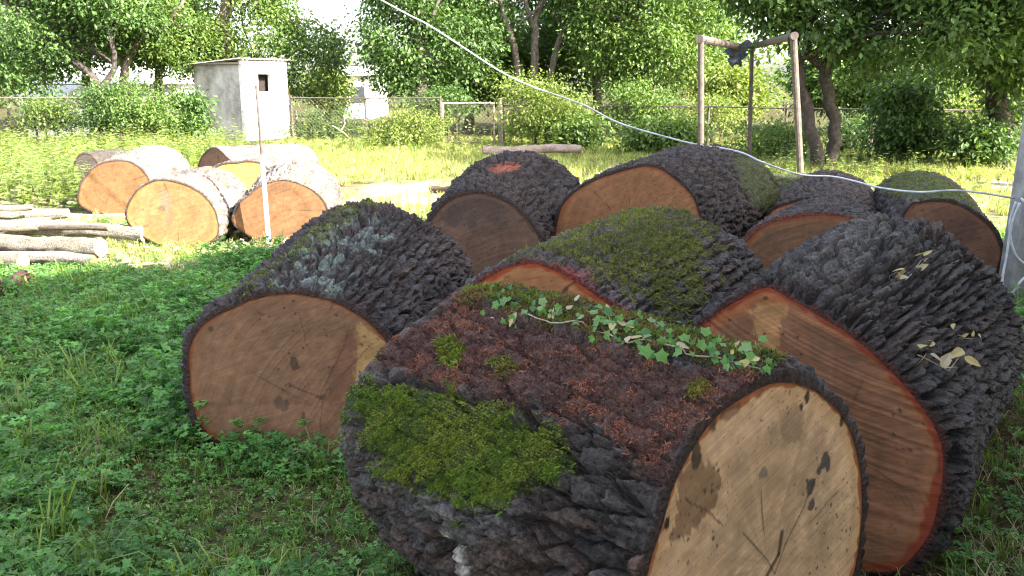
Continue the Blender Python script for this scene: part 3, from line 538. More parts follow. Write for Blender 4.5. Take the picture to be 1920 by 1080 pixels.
LOG_F6 = make_log('small log with its end coloured dark for shade, poking out of the tall weeds', (-6.35, 13.3), -2, 1.1, 0.20, 0.30, [], 0.19, 0.29, [], res=0.018, cell=0.05, clen=0.10, depth=0.022, seed=109, group=SUNG, barkcol=(0.0515, 0.0451, 0.0399),
    face=wood_face(c=(0.06, 0.05, 0.045), sap=(0.06, 0.05, 0.045), rim=(0.04, 0.03, 0.03), stain=0.4, staincol=(0.03, 0.028, 0.028)))  # face coloured near-black to paint the end's shade
# --- thin peeled poles stacked at the left
def pole(name, label, a, b, ra, rb, barkc=(0.36, 0.31, 0.26), facec=(0.40, 0.26, 0.13), group='cut poles dumped at the left of the logs', seed=0):
    a = np.array(a, float); b = np.array(b, float); ax = b - a; Ln = np.linalg.norm(ax); ax = ax / Ln
    root = empty(name, (a[0], a[1], a[2] - ra), 0, label, 'log' if ra > 0.05 else 'pole', group)
    s = np.cross(ax, [0, 0, 1.0]); s /= np.linalg.norm(s); w = np.cross(s, ax); n = 28; m = max(8, int(Ln / 0.05))
    T, A = np.meshgrid(np.linspace(0, 1, m), np.arange(n) * 2 * math.pi / n, indexing='ij'); rad = ra + (rb - ra) * T
    rad = rad * (1 + 0.40 * (fbm(A / (2 * math.pi) * 4, T * Ln * 4, seed, 4) - 0.5) + 0.35 * (fbm(A / (2 * math.pi) * 14, T * Ln * 14, seed + 4, 14) - 0.5))
    bend = 0.035 * np.sin(T * 5.1 + seed) * np.sin(T * math.pi)
    org = np.array([0, 0, ra])
    V = org + (T * Ln)[..., None] * ax + (rad * np.cos(A))[..., None] * s + (rad * np.sin(A) + bend)[..., None] * w
    c = np.array(barkc) * (0.6 + 0.8 * fbm(A / (2 * math.pi) * 8, T * Ln * 9, seed + 7, 8)[..., None])
    K = np.arange(m * n).reshape(m, n); Kj = np.roll(K, -1, 1); q = np.stack([K[:-1], Kj[:-1], Kj[1:], K[1:]], -1).reshape(-1, 4)
    obj('bark', mesh_np('pole_bark', V.reshape(-1, 3), quads=q, col=c.reshape(-1, 3), smooth=True), M_BARK, root)
    for row, sg in ((0, -1), (m - 1, 1)):
        rings = [V[row] * f + V[row].mean(0) * (1 - f) + ax * sg * 0.003 * (1.0 if f < 0.99 else 0) for f in (1.0, 0.86, 0.6, 0.3)] + [V[row].mean(0)[None] + ax * sg * 0.003]
        cc = [np.tile(np.array(barkc) * 0.35, (n, 1)), np.tile(np.array(facec) * 0.9, (n, 1)), np.tile(np.array(facec) * 1.05, (n, 1)), np.tile(np.array(facec) * 0.92, (n, 1)), np.array([facec]) * 0.7]
        VV = np.concatenate(rings); qs = [(k * n + i, k * n + (i + 1) % n, (k + 1) * n + (i + 1) % n, (k + 1) * n + i) for k in range(3) for i in range(n)]
        tr = [(3 * n + i, 3 * n + (i + 1) % n, 4 * n) for i in range(n)]
        obj('sawn_face', mesh_np('pole_face', VV, tris=tr, quads=qs, col=np.concatenate(cc)), M_FACE, root)
    return root
PG = 'cut poles dumped at the left of the logs'
def on(px, py, z): return gpt(px, py, z)
pole('cut_pole', 'grey barked pole with a ringed end pointing at the knot stained log', on(270, 438, 0.13), on(-260, 415, 0.16), 0.075, 0.079, (0.186, 0.167, 0.149), (0.30, 0.27, 0.24), seed=1)
pole('cut_pole', 'pale pole with orange cut end at the edge of the shade', on(178, 488, 0.10), on(-210, 462, 0.15), 0.051, 0.062, (0.211, 0.186, 0.167), (0.36, 0.17, 0.07), seed=2)
pole('cut_pole', 'thick pale peeled pole with a broad blunt end, top of the pile', on(190, 465, 0.20), on(-220, 430, 0.24), 0.084, 0.079, (0.186, 0.161, 0.130), (0.52, 0.46, 0.38), seed=3)
pole('cut_pole', 'thin grey stick bridging the gap between the bleached poles', on(95, 412, 0.12), on(-180, 428, 0.16), 0.031, 0.035, (0.149, 0.124, 0.099), (0.3, 0.2, 0.11), seed=21)
pole('cut_pole', 'thin brown stick sticking out over the ringed pole', on(205, 428, 0.22), on(-150, 408, 0.17), 0.026, 0.035, (0.124, 0.093, 0.068), (0.3, 0.18, 0.09), seed=22)
pole('cut_pole', 'slim weathered stick lying in front of the pale orange ended pole', on(150, 500, 0.04), on(-100, 482, 0.05), 0.026, 0.031, (0.136, 0.105, 0.081), (0.3, 0.18, 0.09), seed=23)
pole('cut_pole', 'short pale branch leaning over the rear of the pole pile', on(60, 388, 0.22), on(-140, 400, 0.20), 0.035, 0.040, (0.186, 0.161, 0.124), (0.36, 0.26, 0.15), seed=24)
pole('cut_pole', 'pale pole with a yellowish round cut end over the dark piece of trunk', on(44, 490, 0.11), on(-300, 455, 0.12), 0.066, 0.066, (0.174, 0.143, 0.115), (0.44, 0.36, 0.14), seed=4)
pole('cut_pole', 'long bleached pole furthest back in the pile, by the tall weeds', on(128, 400, 0.11), on(-330, 405, 0.12), 0.062, 0.070, (0.198, 0.174, 0.143), (0.46, 0.38, 0.26), seed=5)
pole('cut_pole', 'bleached crooked pole lying across the middle of the pile', on(160, 424, 0.15), on(-280, 440, 0.22), 0.053, 0.062, (0.174, 0.146, 0.118), (0.40, 0.28, 0.16), seed=6)
pole('cut_pole', 'short brown ended stick wedged under the blunt peeled pole', on(150, 466, 0.10), on(-120, 452, 0.09), 0.044, 0.044, (0.149, 0.118, 0.093), (0.28, 0.14, 0.06), seed=7)
pole('cut_pole', 'thin pale pole half sunk in the chips below the pile', on(108, 474, 0.05), on(-220, 500, 0.06), 0.040, 0.044, (0.174, 0.143, 0.112), (0.40, 0.27, 0.14), seed=8)
pole('tree_trunk_piece', 'dark red-brown piece of trunk lying in the shaded weeds', on(50, 520, 0.10), on(-60, 560, 0.13), 0.062, 0.114, (0.062, 0.028, 0.019), (0.12, 0.05, 0.03), seed=9)
pole('cut_pole', 'long weathered pole lying before the wire gate', on(905, 282, 0.20), on(1088, 280, 0.20), 0.10, 0.09, (0.248, 0.192, 0.161), (0.30, 0.2, 0.12), group='poles lying at the far edge of the lawn', seed=10)
pole('cut_pole', 'thinner pole lying half hidden behind the weathered pole at the gate', on(915, 279, 0.06), on(1076, 275, 0.07), 0.048, 0.044, (0.186, 0.136, 0.112), (0.25, 0.15, 0.1), group='poles lying at the far edge of the lawn', seed=11)
pole('cut_pole', 'short brown branch piece on the sunny lawn behind the mossy logs', on(808, 354, 0.06), on(925, 366, 0.06), 0.048, 0.044, (0.105, 0.068, 0.050), (0.3, 0.2, 0.12), group='branch pieces on the lawn', seed=12)

# ------------------------------------------------------------------ shed
SH = gpt(462, 264); SA = R(55)
ux = np.array([math.cos(SA), math.sin(SA), 0]); uy = np.array([-math.sin(SA), math.cos(SA), 0])
shed = empty('shed', (SH[0], SH[1], 0), SA, 'small whitewashed block shed with a dark square opening and side wall greyed for shade', 'shed')
SW_, SD_, SHT = 1.62, 2.2, 2.22
def part(name, mb, mat, parent, **k): return obj(name, mb.mesh(name, **k), mat, parent)
# front wall built round its window and the gap of its door
def wall_with_hole(x0, x1, z0, z1, hx0, hx1, hz0, hz1, y0, y1):
    b = MB(); c = lambda a, b_, e, f: b.box(((a + b_) / 2, (y0 + y1) / 2, (e + f) / 2), (b_ - a, y1 - y0, f - e))
    c(x0, hx0, z0, z1); c(hx1, x1, z0, z1); c(hx0, hx1, z0, hz0); c(hx0, hx1, hz1, z1); return b
part('front_wall', wall_with_hole(0, SW_, -0.1, SHT, 0.55, 1.02, 1.36, 1.86, 0.0, 0.14), M_PLASTER_WHITE, shed)
b = MB(); b.box((0.07, SD_ / 2 + 0.05, SHT / 2 - 0.09), (0.138, SD_ - 0.24, SHT - 0.02)); part('side_wall', b, M_PLASTER_GREY_SHADE, shed)  # this wall's shade is put into its grey colour
b = MB(); b.box((SW_ - 0.07, SD_ / 2 + 0.05, SHT / 2 - 0.09), (0.138, SD_ - 0.24, SHT - 0.02)); part('side_wall', b, M_PLASTER_GREY_SHADE, shed)
b = MB(); b.box((SW_ / 2, SD_ - 0.07, SHT / 2 - 0.1), (SW_, 0.14, SHT - 0.06)); part('rear_wall', b, M_PLASTER_GREY_SHADE, shed)
b = MB(); b.box((0.785, 0.30, 1.61), (0.60, 0.03, 0.60)); part('opening_shade_sheet', b, M_DARKHOLE, shed)  # added dark sheet that paints the unlit inside of the opening
b = MB(); b.box((0.50, -0.02, 0.72), (0.035, 0.03, 1.25)); part('door_post', b, M_STICK, shed); b = MB(); b.box((1.07, -0.02, 0.72), (0.03, 0.03, 1.25)); part('door_post', b, M_STICK, shed)
b = MB(); b.box((0.785, -0.014, 0.70), (0.53, 0.025, 1.30)); part('door', b, M_PLASTER_WHITE, shed)
nW = 60; xs = np.linspace(-0.14, SW_ + 0.12, nW); Vr = []
for y_, z_ in ((-0.12, SHT + 0.045), (SD_ + 0.12, SHT - 0.10)):
    for tk in (0, 0.012): Vr += [(x, y_, z_ + tk + 0.022 * math.sin(i * 2 * math.pi / 5)) for i, x in enumerate(xs)]
qr = []
for i in range(nW - 1):
    qr += [(nW + i, nW + i + 1, 3 * nW + i + 1, 3 * nW + i), (i + 1, i, 2 * nW + i, 2 * nW + i + 1), (i, i + 1, nW + i + 1, nW + i), (2 * nW + i + 1, 2 * nW + i, 3 * nW + i, 3 * nW + i + 1)]
obj('roof_sheet', mesh_np('roof_sheet', Vr, quads=qr), M_ROOF, shed)
b = MB(); b.box((-0.08, SD_ / 2, SHT - 0.07), (0.05, SD_ + 0.1, 0.05)); part('roof_batten', b, M_STICK, shed)

# ------------------------------------------------------------------ iron stake before the logs
b = MB(); p0 = gpt(505, 464); p1 = dpt(480, 160, p0[1] - 0.15)
st = empty('iron_stake', (p0[0], p0[1], 0), 0, 'thin pale leaning stake standing before the tawny sunlit log', 'stake')
org = np.array([p0[0], p0[1], 0.0])
lo = p0 + (p1 - p0) * 0.58
b.tube([p0 - org - (0, 0, 0.1), lo - org], [0.024, 0.021], 10); part('shaft', b, M_POLEPAINT, st)
b = MB(); b.tube([lo - org - (p1 - p0) * 0.01, p1 - org], [0.013, 0.012], 8); part('rod', b, M_RUST, st)

# ------------------------------------------------------------------ pipe frame with a dark rag
fA = dpt(1318, 300, 13.0); fA[2] = 0; fB = dpt(1509, 300, 13.3); fB[2] = 0; fC = dpt(1413, 170, 18.0); fC[2] = 0
tA = dpt(1314, 76, 13.0); tB = dpt(1487, 72, 13.3); tC = dpt(1410, 92, 18.0)
fr = empty('pipe_frame', tuple(fA), 0, 'rusty three-legged pipe frame with a dark rag knotted on its top bar', 'frame')
def rel(*p): return [np.array(q) - fA for q in p]
b = MB(); b.tube(rel(fA - (0, 0, 0.1), tA + (0, 0, .05)), 0.046, 12); part('leg', b, M_RUST, fr)
b = MB(); b.tube(rel(fB - (0, 0, 0.1), tB + (0, 0, .06)), 0.050, 12); part('leg', b, M_RUST, fr)
b = MB(); b.tube(rel(fC - (0, 0, 0.1), tC), 0.04, 10); part('leg', b, M_RUST, fr)
dA = (tC - tA) / np.linalg.norm(tC - tA); dB = (tC - tB) / np.linalg.norm(tC - tB)
b = MB(); b.tube(rel(tA - dA * 0.12 + (0, 0, .02), tC + dA * 0.1), 0.058, 12); part('top_bar', b, M_RUST, fr)
b = MB(); b.tube(rel(tB - dB * 0.12 + (0, 0, .03), tC + dB * 0.1 + (0, 0, .05)), 0.058, 12); part('top_bar', b, M_RUST, fr)
b = MB(); br0 = dpt(1462, 368, 12.6); br0[2] = 0.0; br1 = fB + (tB - fB) * 0.13; b.tube(rel(br0, br1), 0.022, 8); part('brace', b, M_RUST, fr)
b = MB()
for q, rr_ in ((tA + dA * 0.12, 0.066), (tB + dB * 0.05, 0.066)):
    b = MB(); b.tube(rel(q - dA * 0.03, q + dA * 0.03), rr_, 10); part('wire_tie', b, M_RAG, fr)
rq = tA + (tC - tA) * 0.62; n_ = 14
VV, FF = [], []
for i in range(n_):
    for k in range(7):
        an = k / 6 * 2.6 - 1.3; dr = i / (n_ - 1)
        w_ = 0.20 * (1 - 0.45 * dr) * (1 + 0.25 * math.sin(i * 1.9))
        VV.append(rq - fA + np.array([math.sin(an) * w_ + 0.03 * math.sin(i), 0.09 * math.cos(an * 2 + i) * (0.4 + dr) - 0.07, 0.07 - dr * 0.42 - 0.05 * math.cos(an * 3 + i * 0.7)]))
for i in range(n_ - 1):
    for k in range(6): FF.append((i * 7 + k, i * 7 + k + 1, (i + 1) * 7 + k + 1, (i + 1) * 7 + k))
rag = obj('rag', mesh_np('rag', np.array(VV), quads=FF, smooth=True), M_RAG, fr)

# ------------------------------------------------------------------ fences
def chain(b, p, q, z0, z1, pitch=0.075, r=0.0026):
    p = np.array(p, float); q = np.array(q, float); Ln = np.linalg.norm(q - p); d = (q - p) / Ln; nrm = np.array([-d[1], d[0], 0]); H_ = z1 - z0
    n = int((Ln + H_) / (pitch * 1.41))
    for k in range(n):
        for sg in (1, -1):
            s0 = k * pitch * 1.41 - (H_ if sg > 0 else 0); s1 = s0 + sg * H_; za, zb = z0, z1
            if sg < 0: s0, s1 = k * pitch * 1.41, k * pitch * 1.41 - H_
            lo_, hi_ = sorted((s0, s1))
            if hi_ < 0 or lo_ > Ln: continue
            f = lambda s: za + (s - s0) / (s1 - s0) * (zb - za)
            a_, c_ = max(lo_, 0), min(hi_, Ln)
            A = p + d * a_ + nrm * 0.003 * sg; Bq = p + d * c_ + nrm * 0.003 * sg; A[2] = f(a_); Bq[2] = f(c_)
            b.tube([A, Bq], r, 3, caps=False)
def fence(label, pts, h, group='wire fence along the far side', step=2.4):
    o = np.array([pts[0][0], pts[0][1], 0.0]); root = empty('wire_fence', tuple(o), 0, label, 'fence', group)
    P = [np.array([p[0], p[1], 0.0]) - o for p in pts]
    for a, c in zip(P[:-1], P[1:]):
        Ln = np.linalg.norm(c - a); n = max(1, int(round(Ln / step)))
        for i in range(n + 1):
            if i == n and c is not P[-1]: continue
            s = a + (c - a) * i / n; b = MB(); b.tube([s + (0, 0.04, -0.2), s + (0.03 * math.sin(i * 3), 0.04, h + 0.06)], 0.032, 8); part('post', b, M_RUST, root)
        b = MB(); b.tube([a + (0, 0, h), (a + c) / 2 + (0, 0, h - 0.015), c + (0, 0, h)], 0.018, 6); part('top_rail', b, M_RUST, root)
        b = MB(); chain(b, a, c, 0.04, h); tag(part('wire_mesh', b, M_WIRE, root), kind='stuff')
fence('long wire fence with thin rusty rail right of the shed', [(dpt(545, 190, 24.5)[0], 24.5), (dpt(826, 190, 24.0)[0], 24.0)], 1.22)
fence('wire fence running behind the forked tree and pipe frame', [(dpt(945, 190, 23.6)[0], 23.6), (dpt(1330, 195, 22.0)[0], 22.0), (dpt(1640, 212, 19.5)[0], 19.5), (dpt(1960, 215, 19.2)[0], 19.2)], 1.05)
fence('old wire fence behind the bushes left of the shed', [(dpt(-60, 185, 22.5)[0], 22.5), (dpt(360, 185, 25.5)[0], 25.5)], 1.25)
g0 = dpt(830, 195, 23.2); g1 = dpt(926, 195, 23.2); gate = empty('wire_gate', (g0[0], g0[1], 0), 0, 'low pipe framed wire gate standing in tall grass', 'gate')
gw = g1[0] - g0[0]; b = MB(); b.tube([(0, 0, 1.10), (gw, 0, 1.10)], 0.026, 8); part('top_rail', b, M_STICK, gate)
b = MB(); b.tube([(0, 0, 0.12), (gw, 0, 0.12)], 0.022, 8); part('bottom_rail', b, M_STICK, gate)
for xx in (0.0, gw): b = MB(); b.tube([(xx, 0, -0.1), (xx, 0, 1.125)], 0.027, 8); part('upright', b, M_STICK, gate)
b = MB(); chain(b, (0, 0, 0), (gw, 0, 0), 0.13, 1.08, 0.075, 0.0045); tag(part('wire_mesh', b, M_RUST, gate), kind='stuff')
gp = empty('gate_post', (g1[0] + 0.16, 23.25, 0), 0, 'brown wooden post beside the low wire gate', 'post')
b = MB(); b.tube([(0, 0, -0.1), (0.02, 0, 0.6), (0.0, 0, 1.2)], [0.06, 0.058, 0.05], 8); part('shaft', b, M_STICK, gp); b = MB(); b.box((0, 0, 1.21), (0.12, 0.12, 0.03)); part('cap', b, M_STICK, gp)
def stick(label, a, c, r, cat='stick', group=None, mat=None):
    a, c = np.array(a), np.array(c); b = MB(); m_ = (a + c) / 2 + np.array([0.02, 0, 0.04]); o = empty('dead_branch', (a[0], a[1], 0), 0, label, cat, group)
    e0 = np.array([a[0], a[1], 0.0]); b.tube([a - e0, m_ - e0, c - e0], [r, r * 0.85, r * 0.6], 7); part('limb', b, mat or M_STICK, o)
    b = MB(); k = a + (c - a) * 0.62; b.tube([k - e0, k - e0 + np.array([0.12, 0.05, 0.22]), k - e0 + np.array([0.10, 0.06, 0.42])], [r * 0.55, r * 0.4, r * 0.2], 6); part('twig', b, mat or M_STICK, o)
stick('pale plank-like branch leaning against the shed corner', gpt(541, 254), dpt(556, 222, 24.9), 0.045)
stick('forked dead branch lying in the grass by the fence', gpt(660, 266), dpt(624, 236, 23.5), 0.035)
stick('thin dead branch lying by the far pole', gpt(1082, 268), dpt(1056, 240, 22.2), 0.035)

# ------------------------------------------------------------------ cable, concrete post
def catmull(P, k=8):
    P = np.array(P, float); P = np.vstack([2 * P[0] - P[1], P, 2 * P[-1] - P[-2]]); out = []
    for i in range(1, len(P) - 2):
        for t in np.arange(k) / k:
            a, b_, c, d = P[i - 1], P[i], P[i + 1], P[i + 2]
            out.append(0.5 * (2 * b_ + (c - a) * t + (2 * a - 5 * b_ + 4 * c - d) * t * t + (3 * b_ - a - 3 * c + d) * t ** 3))
    out.append(P[-2]); return np.array(out)
cp = [(-215, -480, 9.3), (300, -235, 9.1), (715, 0, 8.8), (800, 45, 8.7), (870, 90, 8.6), (940, 135, 8.6), (1000, 163, 8.5), (1090, 195, 8.4), (1160, 230, 8.3), (1250, 257, 8.1), (1312, 272, 7.9), (1350, 277, 7.75), (1393, 287, 7.6), (1432, 305, 7.5), (1500, 327, 7.6), (1560, 331, 7.7), (1600, 339, 7.6), (1650, 352, 7.0), (1720, 360, 6.3), (1790, 357, 6.2), (1850, 363, 6.2), (1902, 372, 6.3)]
cpts = catmull([dpt(*p) for p in cp])
b = MB(); b.tube(cpts, 0.0082, 6); cab = tag(obj('cable', b.mesh('cable', smooth=True), M_CABLE), 'white cable sagging over the log tops to the concrete post', 'cable')
up_ = dpt(-215, -480, 9.3)
util = empty('utility_pole', (up_[0] - 0.12, up_[1], 0), 0, 'tall grey wooden pole carrying the white cable, beyond the cut poles', 'pole')
b = MB(); b.tube([(0, 0, -0.3), (0.02, 0, 2.4), (0.0, 0, up_[2] + 0.4)], [0.13, 0.115, 0.10], 12); part('shaft', b, M_STICK, util)
b = MB(); b.tube([(0.07, 0, up_[2] - 0.03), (0.14, 0, up_[2] + 0.05)], 0.03, 8); part('insulator', b, M_PLASTER_WHITE, util)
cpx = dpt(1900, 372, 6.3); cpost = empty('concrete_post', (cpx[0] + 0.13, 6.32, 0), 0, 'pale grey leaning concrete post wound with white cable', 'post')
b = MB(); V0 = []
for z_, w_ in ((-0.1, 0.105), (0.02, 0.1), (2.35, 0.085)):
    lean = 0.02 * (z_ - 0.8)
    V0 += [(lean + sx * w_, sy * w_, z_) for sx, sy in ((-1, -0.8), (-0.8, -1), (0.8, -1), (1, -0.8), (1, 0.8), (0.8, 1), (-0.8, 1), (-1, 0.8))]
b.add(V0, [(r_ * 8 + k, r_ * 8 + (k + 1) % 8, r_ * 8 + 8 + (k + 1) % 8, r_ * 8 + 8 + k) for r_ in range(2) for k in range(8)], [(16, 17 + k, 18 + k) for k in range(6)])
part('shaft', b, M_CONC, cpost)
b = MB(); b.tube([(0.06, 0.02, 2.3), (0.06, 0.02, 2.42)], 0.012, 6); part('rebar', b, M_RUST, cpost)
coil = [dpt(1912, 380, 6.15), dpt(1897, 420, 6.15), dpt(1887, 480, 6.15), dpt(1879, 530, 6.12), dpt(1889, 558, 6.12), dpt(1912, 530, 6.12), dpt(1935, 500, 6.15), dpt(1940, 440, 6.15), dpt(1922, 390, 6.15)]
coil2 = [dpt(1905, 378, 6.17), dpt(1893, 420, 6.17), dpt(1899, 465, 6.17), dpt(1915, 490, 6.17), dpt(1950, 505, 6.17), dpt(1950, 420, 6.17), dpt(1915, 372, 6.17)]
cr = empty('cable_coil', tuple(coil[4] * (1, 1, 0)), 0, 'loose hanging coil of white cable on the concrete post', 'cable')
for cc_ in (coil, coil2): b = MB(); b.tube(catmull(cc_) - coil[4] * (1, 1, 0), 0.0085, 6); part('loop', b, M_CABLE, cr, smooth=True)

# ------------------------------------------------------------------ foliage
def leaf_mesh(P, D, Nr, size, col, aspect=0.55, fold=0.25):
    """four-vertex folded leaves, one colour each"""
    D = D / (np.linalg.norm(D, axis=1, keepdims=True) + 1e-9); Sd = np.cross(D, Nr); Sd /= np.linalg.norm(Sd, axis=1, keepdims=True) + 1e-9
    U = np.cross(Sd, D); s = size[:, None]
    V = np.stack([P, P + D * s * 0.5 + Sd * s * aspect * 0.5 + U * s * fold * aspect * 0.5, P + D * s, P + D * s * 0.5 - Sd * s * aspect * 0.5 + U * s * fold * aspect * 0.5], 1).reshape(-1, 3)
    b = np.arange(len(P))[:, None] * 4
    T = np.concatenate([b + [[0, 1, 2]], b + [[0, 2, 3]]])
    return V, T, np.repeat(col, 4, 0)
def crown(name, ells, nleaf, size, col, col2, parent, org, rng, clump=0.45, per=34, hollow=0.55, sag=0.3, mat=None, gap=0.45, kind=None):
    vol = np.array([e[1][0] * e[1][1] * e[1][2] for e in ells]) ** 0.75; vol /= vol.sum(); Ps, Ds, Cs, Zs = [], [], [], []
    centres = []
    for (c, r), f in zip(ells, vol):
        nc = max(3, int(nleaf * f / per)); k = 0; got = []
        u = rng.normal(0, 1, (nc * 4, 3)); u /= np.linalg.norm(u, axis=1, keepdims=True)
        rad = hollow + (1.03 - hollow) * rng.random(nc * 4) ** 0.6
        Q = np.array(c) + u * rad[:, None] * np.array(r)
        nn = fbm(Q[:, 0] * 0.55 + 40 + Q[:, 2] * 0.5, Q[:, 2] * 0.6 + 70 + Q[:, 1] * 0.4, 5, 0, 3)
        Q = Q[nn > np.quantile(nn, gap)]; Q = Q[Q[:, 2] > 0.05][:nc]; centres.append(Q)
    Q = np.concatenate(centres); n = len(Q)
    tint = rng.random(n)[:, None]; br = 0.7 + 0.6 * rng.random(n)[:, None]
    cc = (np.array(col) * (1 - tint) + np.array(col2) * tint) * br
    idx = np.repeat(np.arange(n), per); m_ = len(idx)
    off = rng.normal(0, 1, (m_, 3)) * clump * (0.6 + 0.8 * rng.random(n))[idx][:, None] * np.array([1, 1, 0.6]) * 0.6
    P = Q[idx] + off; D = off + rng.normal(0, 0.35, (m_, 3)) + np.array([0, 0, -sag]); Nr = rng.normal(0, 0.5, (m_, 3)) + np.array([0, 0, 1.0])
    sz = size * (0.6 + 0.8 * rng.random(m_)); C = cc[idx] * (0.75 + 0.5 * rng.random((m_, 1)))
    P[:, 2] = np.maximum(P[:, 2], 0.03)
    V, T, C = leaf_mesh(P - org, D, Nr, sz, C)
    o = obj(name, mesh_np(name, V, tris=T, col=C), mat or M_LEAF, parent)
    if kind: tag(o, kind=kind)
    return Q
def limb_path(a, c, rng, n=6, wob=0.12, lift=0.15):
    a, c = np.array(a, float), np.array(c, float); Ln = np.linalg.norm(c - a); P = [a + (c - a) * t for t in np.linspace(0, 1, n)]
    for i in range(1, n - 1): P[i] = P[i] + rng.normal(0, wob * Ln * 0.25, 3) + np.array([0, 0, lift * Ln * math.sin(math.pi * i / (n - 1)) * 0.5])
    return np.array(P)
def ell(px, py, y, rpx, rpz, ry=None):
    c = dpt(px, py, y); k = y / FPX; return (tuple(c), (rpx * k, ry if ry else (rpx + rpz) * 0.5 * k, rpz * k))
def tree(label, base, stems, ells, nleaf, size, col, col2, seed, nlimb=9, bark=(0.10, 0.085, 0.07), group='trees round the yard', name='tree', cat='tree', **kw):
    rng = np.random.default_rng(seed); base = np.array([base[0], base[1], 0.0]); root = empty(name, tuple(base), 0, label, cat, group)
    Q = crown('crown', ells, nleaf, size, col, col2, root, base, rng, **kw)
    b = MB()
    tops = []
    for st_ in stems:
        P = np.array([s[:3] for s in st_], float); rr = np.array([s[3] for s in st_]); P2 = catmull(P, 4); r2 = np.interp(np.linspace(0, 1, len(P2)), np.linspace(0, 1, len(P)), rr)
        if P2[0][2] < 0.05: r2[:3] = r2[:3] * np.array([1.35, 1.15, 1.05])
        P2[1:-1] += rng.normal(0, 0.02, P2[1:-1].shape); b.tube(P2 - base, r2, 9); tops.append((P2, r2))
    for k in range(nlimb):
        P2, r2 = tops[k % len(tops)]; i = rng.integers(len(P2) // 2, len(P2)); c = Q[rng.integers(len(Q))]
        if np.linalg.norm(c - P2[i]) < 0.5: continue
        lp = limb_path(P2[i], c, rng); b.tube(lp - base, np.linspace(r2[i] * 0.55, 0.012, len(lp)), 6)
    V = np.concatenate(b.v); cl = np.array(bark) * (0.7 + 0.6 * rng.random((len(V), 1)))
    obj('trunk', mesh_np('trunk', V, b.t or None, b.q, cl, smooth=True), M_TRUNK, root); return root
def gb(px, y): p = dpt(px, 300, y); return (p[0], p[1])
def sp(px, py, y, r): return (*dpt(px, py, y), r)
def s0(px, y, r): a = gb(px, y); return (a[0], a[1], -0.1, r)
DG, MG, LG, YG = (0.052, 0.10, 0.028), (0.078, 0.14, 0.036), (0.11, 0.17, 0.035), (0.17, 0.21, 0.045)
FENCEG = 'trees behind the fence'
tree('crooked tree with long leaning dark limbs at the left of the shed', gb(188, 25), [[s0(188, 25, .15), sp(185, 165, 25, .115), sp(130, 110, 25, .085), sp(60, 50, 25, .065), sp(-10, -20, 25, .05)], [sp(186, 175, 25, .10), sp(215, 120, 25, .07), sp(200, 40, 25, .06)]],
     [ell(60, 30, 25, 130, 75), ell(200, 0, 25, 120, 60), ell(20, 120, 25, 75, 55), ell(150, 80, 26, 80, 45)], 24000, 0.12, DG, MG, 201, 14, bark=(0.055, 0.045, 0.04), gap=0.5, group=FENCEG)
tree('tree with a curved pale lower trunk growing out of the bush left of the shed', gb(232, 26), [[s0(232, 26, .16), sp(232, 165, 26, .13), sp(238, 110, 26, .105), sp(275, 65, 26, .08), sp(315, 45, 26, .07), sp(345, 0, 26, .04)], [sp(240, 105, 26, .1), sp(285, 30, 26, .07), sp(280, -40, 26, .04)]],
     [ell(270, 60, 27, 110, 75), ell(320, 110, 28, 80, 55), ell(250, -30, 26, 130, 60)], 22000, 0.12, MG, LG, 202, 12, bark=(0.10, 0.08, 0.065), gap=0.5, group=FENCEG)
tree('straight trunked tree rising behind the whitewashed shed', gb(424, 28.5), [[s0(424, 28.5, .20), sp(423, 110, 28.5, .17), sp(422, 40, 28.5, .15), sp(424, -60, 28.5, .12), sp(430, -220, 28.5, .06)]],
     [ell(420, 10, 28.5, 110, 80), ell(490, 62, 29, 80, 70), ell(570, 112, 29.5, 72, 68), ell(350, 70, 30, 70, 60), ell(430, -130, 28.5, 150, 90), ell(602, 85, 30, 36, 38)], 34000, 0.125, MG, LG, 203, 12, bark=(0.16, 0.12, 0.10), gap=0.3, group=FENCEG)
tree('dense dark green tree left of the bare branching tree, over the wire fence', gb(790, 27), [[s0(790, 27, .22), sp(790, 130, 27, .18), sp(785, 30, 27, .12), sp(790, -120, 27, .06)]],
     [ell(770, 60, 27, 85, 80), ell(735, 120, 27, 48, 50), ell(850, 70, 27.5, 90, 80), ell(790, -60, 27, 110, 90), ell(760, 150, 27, 55, 32)], 26000, 0.125, DG, MG, 204, 10, gap=0.35, group=FENCEG)
tree('tree with many bare forking stems in its shadowed middle', gb(985, 28), [[s0(970, 28, .14), sp(970, 130, 28, .12), sp(955, 60, 28, .09), sp(935, -10, 28, .06), sp(920, -120, 28, .03)], [s0(1000, 28, .16), sp(1003, 110, 28, .13), sp(1005, 40, 28, .11), sp(1030, -30, 28, .07), sp(1060, -140, 28, .04)],
     [sp(1004, 60, 28, .09), sp(985, 0, 28, .07), sp(970, -90, 28, .04)], [s0(1030, 28, .12), sp(1040, 100, 28, .10), sp(1075, 30, 28, .06), sp(1110, -30, 28, .04)]],
     [ell(985, -60, 28.5, 170, 75), ell(900, 30, 28.5, 60, 60), ell(1080, 10, 29, 90, 70), ell(985, 120, 30.5, 120, 50)], 28000, 0.125, DG, MG, 205, 16, bark=(0.12, 0.10, 0.08), gap=0.5, group=FENCEG)
tree('bright green spreading tree right of the bare branching tree', gb(1200, 27), [[s0(1195, 27, .2), sp(1200, 130, 27, .16), sp(1200, 30, 27, .11), sp(1210, -120, 27, .05)]],
     [ell(1170, 50, 27, 95, 80), ell(1270, 40, 26.5, 95, 80), ell(1220, 120, 27, 110, 50), ell(1210, -60, 27, 150, 75), ell(1340, 110, 27.5, 60, 60)], 27000, 0.125, MG, LG, 206, 9, gap=0.3, group=FENCEG)
